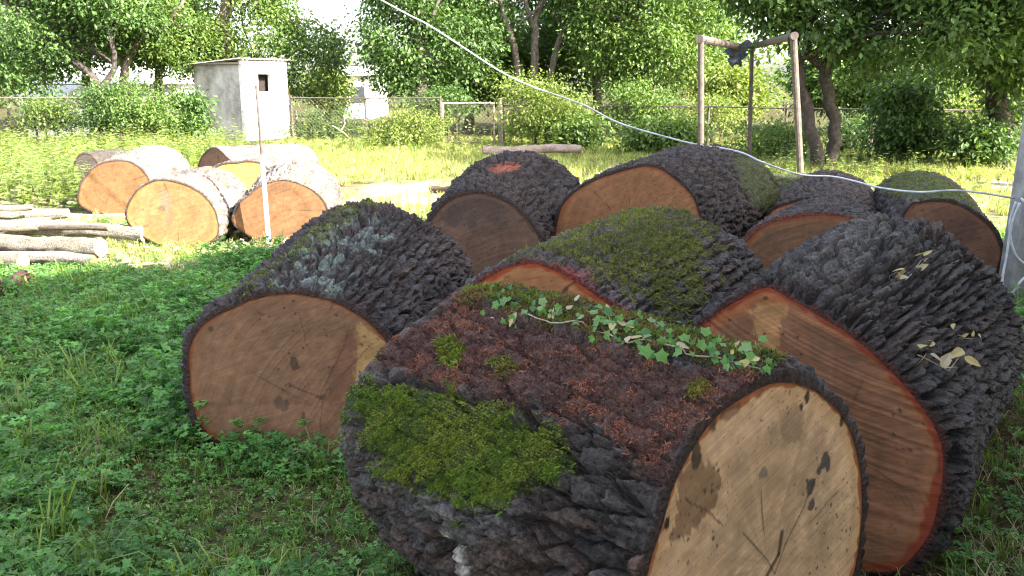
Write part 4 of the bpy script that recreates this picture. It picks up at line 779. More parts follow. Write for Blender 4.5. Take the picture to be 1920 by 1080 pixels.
back = [(30, 50, 31, 110, 90, MG, 'hazy green tree standing far behind the crooked tree'), (165, 20, 32, 100, 80, DG, 'dark rounded tree between the crooked tree and the long white house'), (300, 20, 33, 95, 85, MG, 'broad tree rising behind the shed tree on its left'), (880, 90, 32, 80, 90, DG, 'shadowy tree filling the back of the bare branching tree'), (1010, 90, 33, 95, 80, DG, 'deep green tree right behind the bare forking stems'), (1120, 40, 32, 80, 80, MG, 'mid green tree between the bare stems and the spreading tree'), (1310, 60, 31, 60, 90, LG, 'light green tree behind the left leg of the pipe frame'), (1560, 130, 32, 55, 50, MG, 'small tree showing between the forked trunks')]
for i, (px, py, y, rx_, rz_, c, lb) in enumerate(back):
    tree(lb, gb(px, y), [[s0(px, y, .16), sp(px, py + 40, y, .12), sp(px + 8, py - 40, y, .06)]], [ell(px, py, y, rx_, rz_, 2.0), ell(px + rx_ * 0.6, py + 40, y, rx_ * 0.6, rz_ * 0.6), ell(px - rx_ * 0.6, py + 45, y, rx_ * 0.6, rz_ * 0.55)], 11000, 0.17, c, MG, 240 + i, 6, gap=0.2, group=FENCEG, clump=0.55)
# the forked tree in the yard
tree('dark forked tree with two bowed trunks behind the pipe frame', gb(1545, 16.7), [[s0(1537, 16.7, .15), sp(1533, 290, 16.6, .125), sp(1516, 215, 16.6, .115), sp(1500, 150, 16.6, .105), sp(1493, 100, 16.6, .10), sp(1470, 20, 16.5, .08), sp(1440, -60, 16.3, .04)],
     [s0(1552, 16.7, .14), sp(1560, 285, 16.7, .12), sp(1566, 240, 16.7, .115), sp(1555, 180, 16.7, .105), sp(1547, 128, 16.7, .11), sp(1565, 100, 16.7, .09), sp(1590, 75, 16.7, .08), sp(1640, 10, 16.5, .05)], [sp(1547, 126, 16.7, .10), sp(1530, 112, 16.7, .085), sp(1505, 95, 16.7, .08)],
     [sp(1590, 75, 16.7, .06), sp(1680, 55, 16.4, .045), sp(1790, 25, 16, .03)]],
     [ell(1560, 30, 16.5, 120, 60), ell(1700, 50, 16, 130, 60), ell(1830, 30, 15.5, 110, 70), ell(1450, -10, 16.5, 80, 50), ell(1620, -50, 16, 220, 70), ell(1640, 100, 17, 60, 30)], 26000, 0.12, DG, MG, 207, 14, bark=(0.055, 0.045, 0.04), gap=0.35, group='trees in the yard', clump=0.4)
tree('big dark tree at the right edge with a thick leaning trunk', gb(1890, 17.5), [[s0(1890, 17.5, .26), sp(1878, 240, 17.5, .22), sp(1868, 170, 17.5, .19), sp(1880, 90, 17.5, .15), sp(1900, 0, 17.5, .1), sp(1930, -150, 17.5, .05)]],
     [ell(1880, 110, 17, 70, 60), ell(1960, 60, 16.5, 110, 110), ell(1900, -40, 16.5, 130, 80), ell(1900, 215, 17.5, 50, 35)], 18000, 0.115, DG, MG, 208, 10, bark=(0.06, 0.05, 0.04), gap=0.35, group='trees in the yard')
tree('tall dark walnut tree beside the house, outside the wire fence line', (10.6, 12.6), [[(10.6, 12.6, -0.1, .28), (10.6, 12.6, 2.5, .24), (10.4, 12.7, 5, .16), (10.4, 12.8, 8, .07)]],
     [((10.4, 12.8, 7.2), (2.6, 3.0, 2.3)), ((9.6, 13.6, 5.4), (1.9, 2.2, 1.4)), ((11.4, 11.8, 5.6), (2.3, 2.3, 1.6))], 15000, 0.16, DG, MG, 209, 10, gap=0.25, group='trees in the yard')
bright = [(1365, 160, 25.5, 50, 40, YG, 'yellow-green sunlit tree seen through the pipe frame'), (1620, 150, 29, 60, 55, LG, 'light green tree behind the forked trunks'), (1740, 130, 27, 75, 65, MG, 'loose leafy tree behind the climber covered bush'), (1840, 140, 30, 75, 60, YG, 'yellowish sunlit tree glimpsed below the dark crowns'), (618, 150, 36, 24, 34, YG, 'pale slim tree in the gap right of the shed')]
for i, (px, py, y, rx_, rz_, c, lb) in enumerate(bright):
    tree(lb, gb(px, y), [[s0(px, y, .12), sp(px, py + 20, y, .09), sp(px + 8, py - 30, y, .05)]], [ell(px, py, y, rx_, rz_), ell(px + rx_ * 0.5, py + 30, y, rx_ * 0.6, rz_ * 0.6), ell(px - rx_ * 0.5, py + 25, y, rx_ * 0.6, rz_ * 0.6)], 8000, 0.13, c, LG, 220 + i, 6, gap=0.35, group=FENCEG)
bushes = [(1020, 200, 22.3, 75, 55, YG, LG, 'pale leafy bush with reddish tips beside the gate', 9000), (1195, 205, 23, 75, 42, MG, LG, 'round green bush right of the pale bush', 7000), (1240, 255, 20.5, 70, 25, MG, LG, 'low green thicket behind the wide orange log', 4500), (275, 205, 22.5, 60, 42, LG, MG, 'leafy green bush beside the shade-grey shed wall', 7500),
          (205, 200, 22.8, 45, 40, MG, DG, 'darker bush in front of the crooked tree', 5000), (345, 215, 23.2, 35, 35, DG, MG, 'dark weedy bush touching the shed side', 3500), (765, 245, 22.6, 60, 30, YG, LG, 'low yellow-green bush left of the wire gate', 5000), (840, 195, 25, 50, 25, MG, DG, 'dark bush growing over the fence behind the gate', 3500),
          (1700, 215, 18.2, 48, 62, MG, DG, 'tall bush overgrown with climbers right of the forked tree', 9000), (1440, 260, 19, 75, 28, LG, MG, 'nettle thicket between the frame legs', 5000), (1620, 255, 20.5, 60, 30, DG, MG, 'shaded thicket behind the forked tree', 4000), (1850, 265, 17, 55, 26, MG, DG, 'shaded bush by the big leaning trunk', 3500),
          (605, 235, 25.5, 55, 30, DG, MG, 'dark vine tangle on the fence right of the shed', 5000), (90, 215, 24, 55, 28, MG, LG, 'bush at the foot of the old fence posts', 4500), (1085, 250, 21.8, 45, 25, MG, LG, 'weedy bush behind the lying poles', 3500), (1330, 215, 22.8, 50, 30, LG, YG, 'light bush behind the left frame leg', 4500), (1810, 225, 21, 60, 35, LG, YG, 'sunlit shrub beyond the right fence', 5000)]
for i, (px, py, y, rx_, rz_, c, c2, lb, nl_) in enumerate(bushes):
    a = gb(px, y); e0 = ell(px, py, y, rx_, rz_); zt = e0[0][2]
    es = [e0, ell(px + rx_ * 0.45, py + rz_ * 0.5, y - 0.2, rx_ * 0.6, rz_ * 0.6), ell(px - rx_ * 0.5, py + rz_ * 0.45, y, rx_ * 0.6, rz_ * 0.65)]
    rb_ = np.random.default_rng(900 + i)
    for q_ in range(5): es.append(ell(px + rx_ * rb_.uniform(-1.0, 1.0), py + rz_ * rb_.uniform(-0.9, 0.8), y + rb_.uniform(-0.5, 0.5), rx_ * rb_.uniform(0.25, 0.5), rz_ * rb_.uniform(0.25, 0.55)))
    for q_ in range(5): es.append(ell(px + rx_ * rb_.uniform(-0.9, 0.9), py - rz_ * rb_.uniform(0.4, 1.05), y + rb_.uniform(-0.4, 0.4), rx_ * rb_.uniform(0.07, 0.14), rz_ * rb_.uniform(0.3, 0.5)))
    es = [(c_, (r_[0], min(r_[1], 0.9), r_[2])) for c_, r_ in es]
    stems = [[(a[0] + dx, a[1], -0.05, .035), (a[0] + dx * 1.6, a[1], max(0.2, zt * 0.6), .025), (a[0] + dx * 2.2, a[1], max(0.35, zt), .012)] for dx in (-0.15, 0.02, 0.2)]
    tree(lb, a, stems, es, nl_, (0.07, 0.085, 0.11)[i % 3], c, c2, 260 + i, 5, name='bush', cat='bush', group='bushes along the fence', clump=0.30, gap=0.35, hollow=0.3, bark=(0.09, 0.07, 0.05))
# far wood closing the view
rng = np.random.default_rng(5); es = []
for x in np.arange(-48, 60, 5.0):
    y = 58 + rng.random() * 10; px = 960 + x / y * FPX; h = 2.2 + rng.random() * 2.0
    if 560 < px < 720: h = 1.4
    es.append(((x, y, h * 0.55), (3.6, 2.5, h * 0.75)))
fw_ = empty('far_wood', (0, 60, 0)); tag(fw_, kind='stuff'); fw_['label'] = 'hazy band of far trees beyond the gardens'; fw_['category'] = 'wood'
crown('far_trees', es, 18000, 0.38, LG, MG, fw_, np.array([0, 60, 0.0]), rng, clump=0.9, gap=0.1, hollow=0.3, kind='stuff')

# ------------------------------------------------------------------ buildings behind the trees
def house(label, px0, px1, pyb, pyt, y, roofh, wmat, nwin=3, dep=5.0, name='house'):
    a = dpt(px0, pyb, y); c = dpt(px1, pyt, y); w = c[0] - a[0]; h = c[2]; root = empty(name, ((a[0] + c[0]) / 2, y + dep / 2, 0), 0, label, 'building')
    b = MB(); b.box((0, 0, h / 2 - 0.2), (w, dep, h + 0.4)); part('wall', b, wmat, root)
    b = MB(); o_ = 0.3; V = [(-w / 2 - o_, -dep / 2 - o_, h + 0.01), (w / 2 + o_, -dep / 2 - o_, h + 0.01), (w / 2 + o_, dep / 2 + o_, h + 0.01), (-w / 2 - o_, dep / 2 + o_, h + 0.01), (-w / 2 - o_, 0, h + roofh), (w / 2 + o_, 0, h + roofh)]
    b.add(V, [(0, 1, 5, 4), (2, 3, 4, 5), (0, 3, 2, 1)], [(0, 4, 3), (1, 2, 5)]); part('roof', b, M_ROOFPALE, root)
    for k in range(nwin):
        x = -w / 2 + w * (k + 0.5) / nwin; b = MB(); b.box((x, -dep / 2 - 0.02, h * 0.55), (0.8, 0.05, min(1.1, h * 0.45))); wi = part('window', b, M_POLEPAINT, root)
        b = MB(); b.box((x, -dep / 2 - 0.05, h * 0.55), (0.66, 0.03, min(0.95, h * 0.38))); part('pane', b, M_GLASS, wi)
    return root
M_ROOFPALE = plain_mat('pale_sheet_roof', (0.55, 0.54, 0.53), (0.75, 0.74, 0.73), 1.5, 0.6, bump=0.05)
house('long low white house half hidden behind the crooked trees', 40, 330, 240, 158, 36, 1.0, M_PLASTER_WHITE, 4)
house('small white outbuilding behind the old fence posts', 52, 108, 240, 182, 27.5, 0.35, M_PLASTER_WHITE, 1, dep=2.0)
house('white gable building glimpsed in the gap right of the shed', 645, 698, 230, 142, 42, 0.45, M_PLASTER_WHITE, 1, dep=5)
# the two-storey house beside the yard: it throws the shade over the near logs
hp = np.array([8.3, 5.4]); hd = np.array([-0.6, -0.8]); hn = np.array([0.8, -0.6]); HL, HD, HH = 12.0, 8.0, 6.65
hc = hp + hd * HL / 2 + hn * HD / 2; hrz = math.atan2(-hd[1], -hd[0])
hs = empty('house', (hc[0], hc[1], 0), hrz, 'two-storey plastered house whose shadow covers the near logs', 'building')
b = MB(); b.box((0, 0, HH / 2 - 0.15), (HL, HD, HH + 0.3)); part('wall', b, M_PLASTER_GREY_SHADE, hs)
b = MB(); o_ = 0.35; V = [(-HL / 2 - o_, -HD / 2 - o_, HH), (HL / 2 + o_, -HD / 2 - o_, HH), (HL / 2 + o_, HD / 2 + o_, HH), (-HL / 2 - o_, HD / 2 + o_, HH), (-HL / 2 + 4, 0, HH + 2.0), (HL / 2 - 4, 0, HH + 2.0)]
b.add(V, [(0, 1, 5, 4), (2, 3, 4, 5), (0, 3, 2, 1)], [(0, 4, 3), (1, 2, 5)]); part('roof', b, M_ROOF, hs)
for fl_ in (1.6, 4.8):
    for k in range(4):
        x = -HL / 2 + HL * (k + 0.5) / 4; b = MB(); b.box((x, HD / 2 + 0.03, fl_), (1.2, 0.08, 1.5)); wi = part('window', b, M_POLEPAINT, hs)
        for dx in (-0.28, 0.28): b = MB(); b.box((x + dx, HD / 2 + 0.075, fl_), (0.48, 0.03, 1.3)); part('pane', b, M_GLASS, wi)

# ------------------------------------------------------------------ grass and weeds
PC = bpy.data.collections.new('plant_kinds')      # kinds of plant that the ground cover repeats
def proto(name, V, T, C):
    me = mesh_np(name, V, tris=T, col=C); me.materials.append(M_GRASS); o = bpy.data.objects.new(name, me); PC.objects.link(o)
def grass_tuft(name, n, h, w, c1, c2, rng, lean=0.5, spread=0.04):
    V, T, C = [], [], []
    for k in range(n):
        a = rng.random() * 6.28; r = spread * math.sqrt(rng.random()); p = np.array([r * math.cos(a), r * math.sin(a), -0.01]); az = rng.random() * 6.28; l = h * (0.5 + 0.7 * rng.random()); le = lean * (0.3 + rng.random())
        d = np.array([math.cos(az), math.sin(az), 0]); s = np.array([-d[1], d[0], 0]) * w * (0.6 + 0.7 * rng.random()); c = np.array(c1) + (np.array(c2) - np.array(c1)) * rng.random(); c = c * (0.7 + 0.6 * rng.random()); i0 = len(V)
        q1 = p + np.array([0, 0, l * 0.5]) + d * le * l * 0.25; q2 = p + np.array([0, 0, l * 0.82]) + d * le * l * 0.65; q3 = p + np.array([0, 0, l * (0.95 - 0.25 * le)]) + d * le * l * 1.1
        V += [p - s / 2, p + s / 2, q1 - s / 2, q1 + s / 2, q2 - s / 3, q2 + s / 3, q3]; T += [(i0, i0 + 1, i0 + 3), (i0, i0 + 3, i0 + 2), (i0 + 2, i0 + 3, i0 + 5), (i0 + 2, i0 + 5, i0 + 4), (i0 + 4, i0 + 5, i0 + 6)]; C += [c] * 7
    proto(name, np.array(V), np.array(T), np.array(C))
def lobed(c, d, n_, size, lobes, rng):             # a lobed leaflet as a fan
    s = np.cross(d, n_); s /= np.linalg.norm(s) + 1e-9; V = [c]; k = lobes * 2 + 1
    for i in range(k):
        a = -1.75 + 3.5 * i / (k - 1); r = size * ((1.0 if i % 2 else 0.62) * (0.75 + 0.3 * math.cos(a))); V.append(c + d * r * math.cos(a) + s * r * math.sin(a) + n_ * size * 0.18 * math.cos(2 * a) * (1 if i % 2 else -0.6))
    return V, [(0, i, i + 1) for i in range(1, k)]
def weed(name, nst, h, lsize, c1, c2, rng, lobes=3, leaflets=3, spread=0.06, lean=0.7):
    V, T, C = [], [], []
    for k in range(nst):
        az = rng.random() * 6.28; l = h * (0.45 + 0.7 * rng.random()); d = np.array([math.cos(az), math.sin(az), 0]); r = spread * rng.random(); p = d * r; tip = p + np.array([0, 0, l]) + d * lean * l * (0.3 + 0.7 * rng.random()); s = np.array([-d[1], d[0], 0]) * 0.0025; c = (np.array(c1) + (np.array(c2) - np.array(c1)) * rng.random()) * (0.75 + 0.5 * rng.random()); i0 = len(V)
        V += [p - s, p + s, tip]; T += [(i0, i0 + 1, i0 + 2)]; C += [c * 0.8] * 3
        for j in range(leaflets):
            an = az + (j - (leaflets - 1) / 2) * 1.25 + rng.normal(0, 0.2); ld = np.array([math.cos(an), math.sin(an), rng.normal(-0.05, 0.25)]); ld /= np.linalg.norm(ld); nn = np.array([0, 0, 1.0]) + rng.normal(0, 0.35, 3); nn -= ld * (nn @ ld); nn /= np.linalg.norm(nn)
            v, t = lobed(tip + ld * lsize * 0.35 - np.array([0, 0, 0.012 * (j % 2)]), ld, nn, lsize * (0.7 + 0.5 * rng.random()), lobes, rng); i0 = len(V); V += v; T += [(a + i0, b_ + i0, c_ + i0) for a, b_, c_ in t]; C += [c * (0.85 + 0.3 * rng.random())] * len(v)
    proto(name, np.array(V), np.array(T), np.array(C))
def tall_weed(name, h, c1, c2, rng, nl=26):
    V, T, C = [], [], []
    for k in range(3):
        az = rng.random() * 6.28; d = np.array([math.cos(az), math.sin(az), 0]) * 0.12 * h; p0_ = d * 0.6; top = np.array([0, 0, h * (0.7 + 0.3 * rng.random())]) + d * 1.6; s = np.array([0.004, 0.003, 0]); i0 = len(V); V += [p0_ - s, p0_ + s, top]; T += [(i0, i0 + 1, i0 + 2)]; C += [np.array(c1)] * 3
        for j in range(nl // 3):
            f = 0.15 + 0.85 * rng.random(); p = p0_ + (top - p0_) * f; an = rng.random() * 6.28; ld = np.array([math.cos(an), math.sin(an), 0.25 - 0.6 * rng.random()]); ld /= np.linalg.norm(ld); nn = np.array([0, 0, 1.0]) - ld * ld[2]; sz = 0.11 * (1.15 - 0.6 * f) * (0.7 + 0.6 * rng.random()); sd = np.cross(ld, nn); i0 = len(V); c = (np.array(c1) + (np.array(c2) - np.array(c1)) * rng.random()) * (0.75 + 0.5 * rng.random())
            V += [p, p + ld * sz * 0.5 + sd * sz * 0.3, p + ld * sz, p + ld * sz * 0.5 - sd * sz * 0.3]; T += [(i0, i0 + 1, i0 + 2), (i0, i0 + 2, i0 + 3)]; C += [c] * 4
    proto(name, np.array(V), np.array(T), np.array(C))
rg = np.random.default_rng(77)
G1, G2 = (0.085, 0.155, 0.030), (0.17, 0.24, 0.05); W1, W2 = (0.07, 0.185, 0.05), (0.15, 0.29, 0.08); Y1, Y2 = (0.25, 0.29, 0.08), (0.44, 0.42, 0.18)
grass_tuft('k00_grass', 14, 0.15, 0.006, G1, G2, rg)
grass_tuft('k01_grass', 12, 0.21, 0.006, G1, G2, rg, lean=0.8)
weed('k02_parsley', 10, 0.13, 0.025, W1, W2, rg, 4, 4)
weed('k03_parsley', 11, 0.09, 0.020, W1, W2, rg, 4, 5)
weed('k04_clover', 11, 0.06, 0.020, (0.08, 0.18, 0.035), (0.15, 0.28, 0.06), rg, 2, 3)
grass_tuft('k05_straw', 7, 0.13, 0.004, (0.30, 0.24, 0.13), (0.36, 0.30, 0.19), rg, lean=2.2, spread=0.08)
tall_weed('k06_tall', 0.65, (0.14, 0.20, 0.05), (0.24, 0.29, 0.09), rg)
tall_weed('k07_tall', 0.5, (0.16, 0.23, 0.06), (0.28, 0.32, 0.11), rg)
grass_tuft('k08_lawn', 15, 0.11, 0.008, Y1, Y2, rg, lean=0.9, spread=0.07)
grass_tuft('k09_lawn', 14, 0.16, 0.008, (0.12, 0.18, 0.04), Y2, rg, lean=0.8, spread=0.07)
weed('k10_plantain', 7, 0.07, 0.045, (0.05, 0.12, 0.03), (0.09, 0.17, 0.04), rg, 1, 1, lean=1.2)
weed('k11_parsley', 9, 0.19, 0.022, (0.06, 0.17, 0.045), (0.12, 0.26, 0.07), rg, 4, 6)
def in_foot(P, pad=0.0):
    m_ = np.zeros(len(P), bool)
    for fr_, yw, L_, r_ in FOOT:
        dx, dy = P[:, 0] - fr_[0], P[:, 1] - fr_[1]; u = dx * math.cos(yw) + dy * math.sin(yw); v_ = -dx * math.sin(yw) + dy * math.cos(yw)
        m_ |= (np.abs(u) < r_ + pad) & (v_ > 0.0 - pad) & (v_ < L_ + pad)
    return m_
GP, GI, GS = [], [], []
def scatter(x0, x1, y0, y1, dens, kinds, probs, smin, smax, keep=None, pad=0.0):
    n = int((x1 - x0) * (y1 - y0) * dens); P = np.stack([x0 + (x1 - x0) * rg.random(n), y0 + (y1 - y0) * rg.random(n)], -1)
    m_ = ~in_foot(P, pad)
    # only what the camera could see, with a margin
    m_ &= np.abs(P[:, 0]) < 1.0 + 0.72 * np.maximum(P[:, 1], 0) + 0.6
    if keep is not None: m_ &= keep(P[:, 0], P[:, 1], n)
    P = P[m_]; k = rg.choice(kinds, len(P), p=np.array(probs) / sum(probs)); GP.append(P); GI.append(k); GS.append(smin + (smax - smin) * rg.random(len(P)))
nz = lambda x, y, s, sd: fbm(x * s + 100, y * s + 100, sd, 0, 3)
inw = lambda x, y: (x < -5.0 - 0.10 * (y - 11)) & (y > 10.9 - 0.4 * (x + 5))
# shaded foreground: leafy weeds, clover, grass
scatter(-6, 0.6, 1.2, 8.0, 250, [2, 3, 0, 1, 11], [5, 5, 3.0, 1.5, 1.2], 0.7, 1.2, lambda x, y, n: (nz(x, y, 1.1, 31) + 0.04 * (y - 4) > 0.42 + 0.10 * rg.random(n)) & (y < 7.6 + 0.3 * nz(x, y, 2, 3) - 0.7 * (x < -2.6)))
scatter(-5, 0.6, 1.2, 7.5, 300, [4, 0, 3, 10], [5, 4, 2, 0.6], 0.6, 1.1, lambda x, y, n: nz(x, y, 1.3, 37) > 0.30 + 0.15 * rg.random(n))
scatter(-5, 3, 1.2, 7.0, 60, [5, 1], [3, 1], 0.6, 1.2, lambda x, y, n: nz(x, y, 1.5, 41) > 0.48)
scatter(2.6, 6.5, 4.2, 9.0, 170, [2, 3, 0, 1], [3, 3, 3, 2], 0.8, 1.5)
scatter(-6, -0.9, 3.4, 7.7, 120, [2, 11, 11], [2, 3, 1], 0.9, 1.6, lambda x, y, n: (nz(x, y, 0.9, 67) > 0.45) & ((x > -2.6) | (y < 6.7)))
scatter(-5.5, 0.7, 1.2, 7.6, 260, [4, 0, 3, 5], [4, 4, 4, 1.2], 0.45, 0.85)
scatter(0.7, 3.2, 1.0, 4.4, 140, [0, 5, 4, 3], [4, 3, 1, 1], 0.4, 0.8)
# sunny lawn
scatter(-13, 13, 8.0, 15, 85, [8, 9, 0, 4], [5, 2.0, 0.8, 1.2], 0.5, 1.0, lambda x, y, n: ~inw(x, y) & (nz(x, y, 0.5, 61) > 0.30 + 0.25 * rg.random(n)))
scatter(0.2, 3.0, 1.0, 4.2, 70, [0, 3, 5, 4], [4, 2, 3, 2], 0.5, 0.9)
scatter(-17, 17, 15, 25.5, 55, [8, 9, 0], [5, 3, 1], 0.8, 1.5, lambda x, y, n: ~inw(x, y))
scatter(-7, 0.5, 7.0, 10.5, 80, [4, 8, 5, 3], [3, 4, 3, 1], 0.5, 0.95)
# tall weeds at the left, weeds along the fence
scatter(-17, -5.0, 10.5, 21.5, 26, [6, 7], [1, 1], 0.7, 1.25, lambda x, y, n: inw(x, y))
scatter(-17, 17, 20.3, 24.3, 9, [6, 7, 1, 9], [2, 2, 2, 2], 0.8, 1.5, lambda x, y, n: nz(x, y, 0.6, 55) > 0.45)
scatter(3.5, 14, 12.5, 19.5, 12, [6, 7, 9], [1, 2, 3], 0.6, 1.1, lambda x, y, n: nz(x, y, 0.6, 57) > 0.45)
# weeds against the big brown face and the near logs
for (px, py, k, s) in [(485, 862, 11, 1.0), (505, 862, 11, 1.2), (525, 866, 11, 1.05), (545, 874, 2, 1.1), (580, 884, 3, 1.2), (632, 886, 11, 0.9), (430, 866, 3, 1.0), (600, 894, 1, 1.0), (655, 904, 2, 1.2), (560, 894, 4, 1.3)]:
    p = gpt(px, py); GP.append(np.array([[p[0], p[1]]])); GI.append(np.array([k])); GS.append(np.array([s]))
for k in range(9): GP.append(np.array([[2.15 + 0.35 * rg.random(), 2.9 + 0.5 * rg.random()]])); GI.append(np.array([rg.choice([2, 11, 3])])); GS.append(np.array([1.2 + 0.7 * rg.random()]))
low_ = [(p[:, 0] > -1.6) & (p[:, 0] < -0.3) & (p[:, 1] > 2.7) & (p[:, 1] < 3.68) for p in GP]
GS = [np.where(l_ & (len(l_) > 1), s_ * 0.5, s_) for l_, s_ in zip(low_, GS)]
GP = np.concatenate(GP); GI = np.concatenate(GI); GS = np.concatenate(GS); n = len(GP)
gm = bpy.data.meshes.new('grass'); gm.vertices.add(n); gm.vertices.foreach_set('co', np.column_stack([GP, gz(GP[:, 0], GP[:, 1])]).astype(np.float32).ravel())
a = gm.attributes.new('idx', 'INT', 'POINT'); a.data.foreach_set('value', GI.astype(np.int32))
a = gm.attributes.new('scl', 'FLOAT', 'POINT'); a.data.foreach_set('value', GS.astype(np.float32))
rot = np.column_stack([rg.normal(0, 0.12, n), rg.normal(0, 0.12, n), rg.random(n) * 6.283]).astype(np.float32)
a = gm.attributes.new('rot', 'FLOAT_VECTOR', 'POINT'); a.data.foreach_set('vector', rot.ravel())
go = obj('grass', gm, None); tag(go, kind='stuff'); go['label'] = 'grass, parsley-like weeds and clover covering the yard'; go['category'] = 'grass'
ng = bpy.data.node_groups.new('ground_cover', 'GeometryNodeTree'); ng.interface.new_socket('Geometry', in_out='INPUT', socket_type='NodeSocketGeometry'); ng.interface.new_socket('Geometry', in_out='OUTPUT', socket_type='NodeSocketGeometry')
gi = ng.nodes.new('NodeGroupInput'); gout = ng.nodes.new('NodeGroupOutput'); ip = ng.nodes.new('GeometryNodeInstanceOnPoints'); ci = ng.nodes.new('GeometryNodeCollectionInfo')
ci.inputs['Collection'].default_value = PC; ci.inputs['Separate Children'].default_value = True; ci.inputs['Reset Children'].default_value = True
def na(nm, dt): x = ng.nodes.new('GeometryNodeInputNamedAttribute'); x.data_type = dt; x.inputs['Name'].default_value = nm; return x
ai, as_, ar = na('idx', 'INT'), na('scl', 'FLOAT'), na('rot', 'FLOAT_VECTOR'); ip.inputs['Pick Instance'].default_value = True
K = ng.links.new; K(gi.outputs[0], ip.inputs['Points']); K(ci.outputs[0], ip.inputs['Instance']); K(ai.outputs[0], ip.inputs['Instance Index']); K(as_.outputs[0], ip.inputs['Scale']); K(ar.outputs[0], ip.inputs['Rotation']); K(ip.outputs[0], gout.inputs[0])
md = go.modifiers.new('cover', 'NODES'); md.node_group = ng

# ------------------------------------------------------------------ ivy and dry leaves lying on the logs
bpy.context.view_layer.update()
from mathutils.bvhtree import BVHTree
def bvh(root):
    o = [c for c in root.children if c.name.startswith('bark')][0]; Mx = np.array(root.matrix_world); me = o.data; co = np.empty(len(me.vertices) * 3, np.float32); me.vertices.foreach_get('co', co); co = co.reshape(-1, 3) @ Mx[:3, :3].T + Mx[:3, 3]
    return BVHTree.FromPolygons([tuple(v) for v in co], [tuple(p.vertices) for p in me.polygons])
def hit(tree_, px, py):
    d = Vector(ray(px, py)).normalized(); loc, nrm, i, ds = tree_.ray_cast(Vector(CAM), d); 
    if loc is None: return None, None
    if nrm.dot(d) > 0: nrm = -nrm
    return np.array(loc), np.array(nrm)
IVY_SHAPE = [(-2.75, 0.50), (-2.3, 0.80), (-1.9, 0.58), (-1.45, 0.62), (-1.05, 0.92), (-0.62, 0.66), (-0.3, 0.86), (0.0, 1.18), (0.3, 0.86), (0.62, 0.66), (1.05, 0.92), (1.45, 0.62), (1.9, 0.58), (2.3, 0.80), (2.75, 0.50)]
DRY_SHAPE = [(-2.9, 0.75), (-2.2, 0.62), (-1.5, 0.52), (-0.9, 0.55), (-0.4, 0.80), (0.0, 1.25), (0.4, 0.80), (0.9, 0.55), (1.5, 0.52), (2.2, 0.62), (2.9, 0.75)]
def leaf_obj(mat, P, nrm, size, rng, lobes, parent, base, curl=0.0):
    t_ = rng.normal(0, 1, 3); nn = nrm + rng.normal(0, 0.35, 3) + np.array([0, -0.3, 0.2]); nn /= np.linalg.norm(nn); d = t_ - nn * (t_ @ nn); d /= np.linalg.norm(d); s = np.cross(d, nn)
    shp = IVY_SHAPE if lobes > 1 and curl < 0.4 else DRY_SHAPE; V = [np.zeros(3)]; f_ = 0.12 + 0.25 * rng.random()
    for a, r in shp:
        r = r * size * (0.92 + 0.16 * rng.random()); x_, y_ = r * math.cos(a), r * math.sin(a)
        V.append(d * x_ + s * y_ + nn * (f_ * abs(y_) + curl * (x_ * x_) / size * 0.5 - 0.25 * x_ * x_ / size))
    V = np.array(V) + P + nrm * (0.022 + 0.02 * rng.random()) - base; k = len(shp)
    return obj('leaf', mesh_np('leaf', V, tris=[(0, i, i % k + 1) for i in range(1, k + 1)]), mat, parent)
def leafmat(name, c):
    m_ = leaf_mat(name, 0.3, 0.45, 0.0); at = [x for x in m_.node_tree.nodes if x.type == 'ATTRIBUTE'][0]; nt_ = m_.node_tree; rgb = nt_.nodes.new('ShaderNodeRGB'); rgb.outputs[0].default_value = (*c, 1)
    lk = [l for l in nt_.links if l.from_node == at][0]; tgt = lk.to_socket; nt_.links.remove(lk); nt_.links.new(rgb.outputs[0], tgt); return m_
IV = [leafmat('ivy_green', (0.10, 0.22, 0.05)), leafmat('ivy_dark', (0.05, 0.13, 0.04)), leafmat('ivy_pale', (0.16, 0.25, 0.10)), leafmat('dry_leaf_pale', (0.40, 0.32, 0.22)), leafmat('dry_leaf_yellow', (0.44, 0.35, 0.15))]
tN = bvh(LOG_N); rl = np.random.default_rng(3)
base, nb = hit(tN, 980, 590); ivy = empty('ivy_vine', tuple(base), 0, 'trailing ivy vine with green and withered leaves along the mossy log top', 'vine')
path = []
for f in np.linspace(0, 1, 26):
    px, py = 985 + 450 * f, 592 + 103 * f + 5 * math.sin(f * 20); P, n_ = hit(tN, px, py)
    if P is not None: path.append(P + n_ * 0.012 - base)
b = MB(); b.tube(path, 0.0022, 5); part('stem', b, M_STICK, ivy)
for k in range(150):
    f = rl.random(); 
    if 0.25 < f < 0.35 or 0.72 < f < 0.8: f = rl.random()
    px, py = 930 + 510 * f + rl.normal(0, 8), 570 + 115 * f + rl.normal(0, 13); P, n_ = hit(tN, px, py)
    if P is None: continue
    mi = rl.choice(5, p=[0.42, 0.34, 0.12, 0.07, 0.05]); leaf_obj(IV[mi], P, n_, 0.009 + 0.011 * rl.random() ** 1.5, rl, 3, ivy, base, 0.1 if mi < 3 else 0.5)
for (px, py, s, mi) in [(1212, 666, 0.030, 0), (1240, 672, 0.026, 0), (1190, 655, 0.022, 3), (1085, 612, 0.022, 2), (1270, 660, 0.024, 3), (1405, 676, 0.024, 2), (1310, 665, 0.024, 0)]:
    P, n_ = hit(tN, px, py)
    if P is not None: leaf_obj(IV[mi], P, n_, s * 0.85, rl, 3, ivy, base, 0.2 if mi < 3 else 0.5)
t2 = bvh(LOG_2)
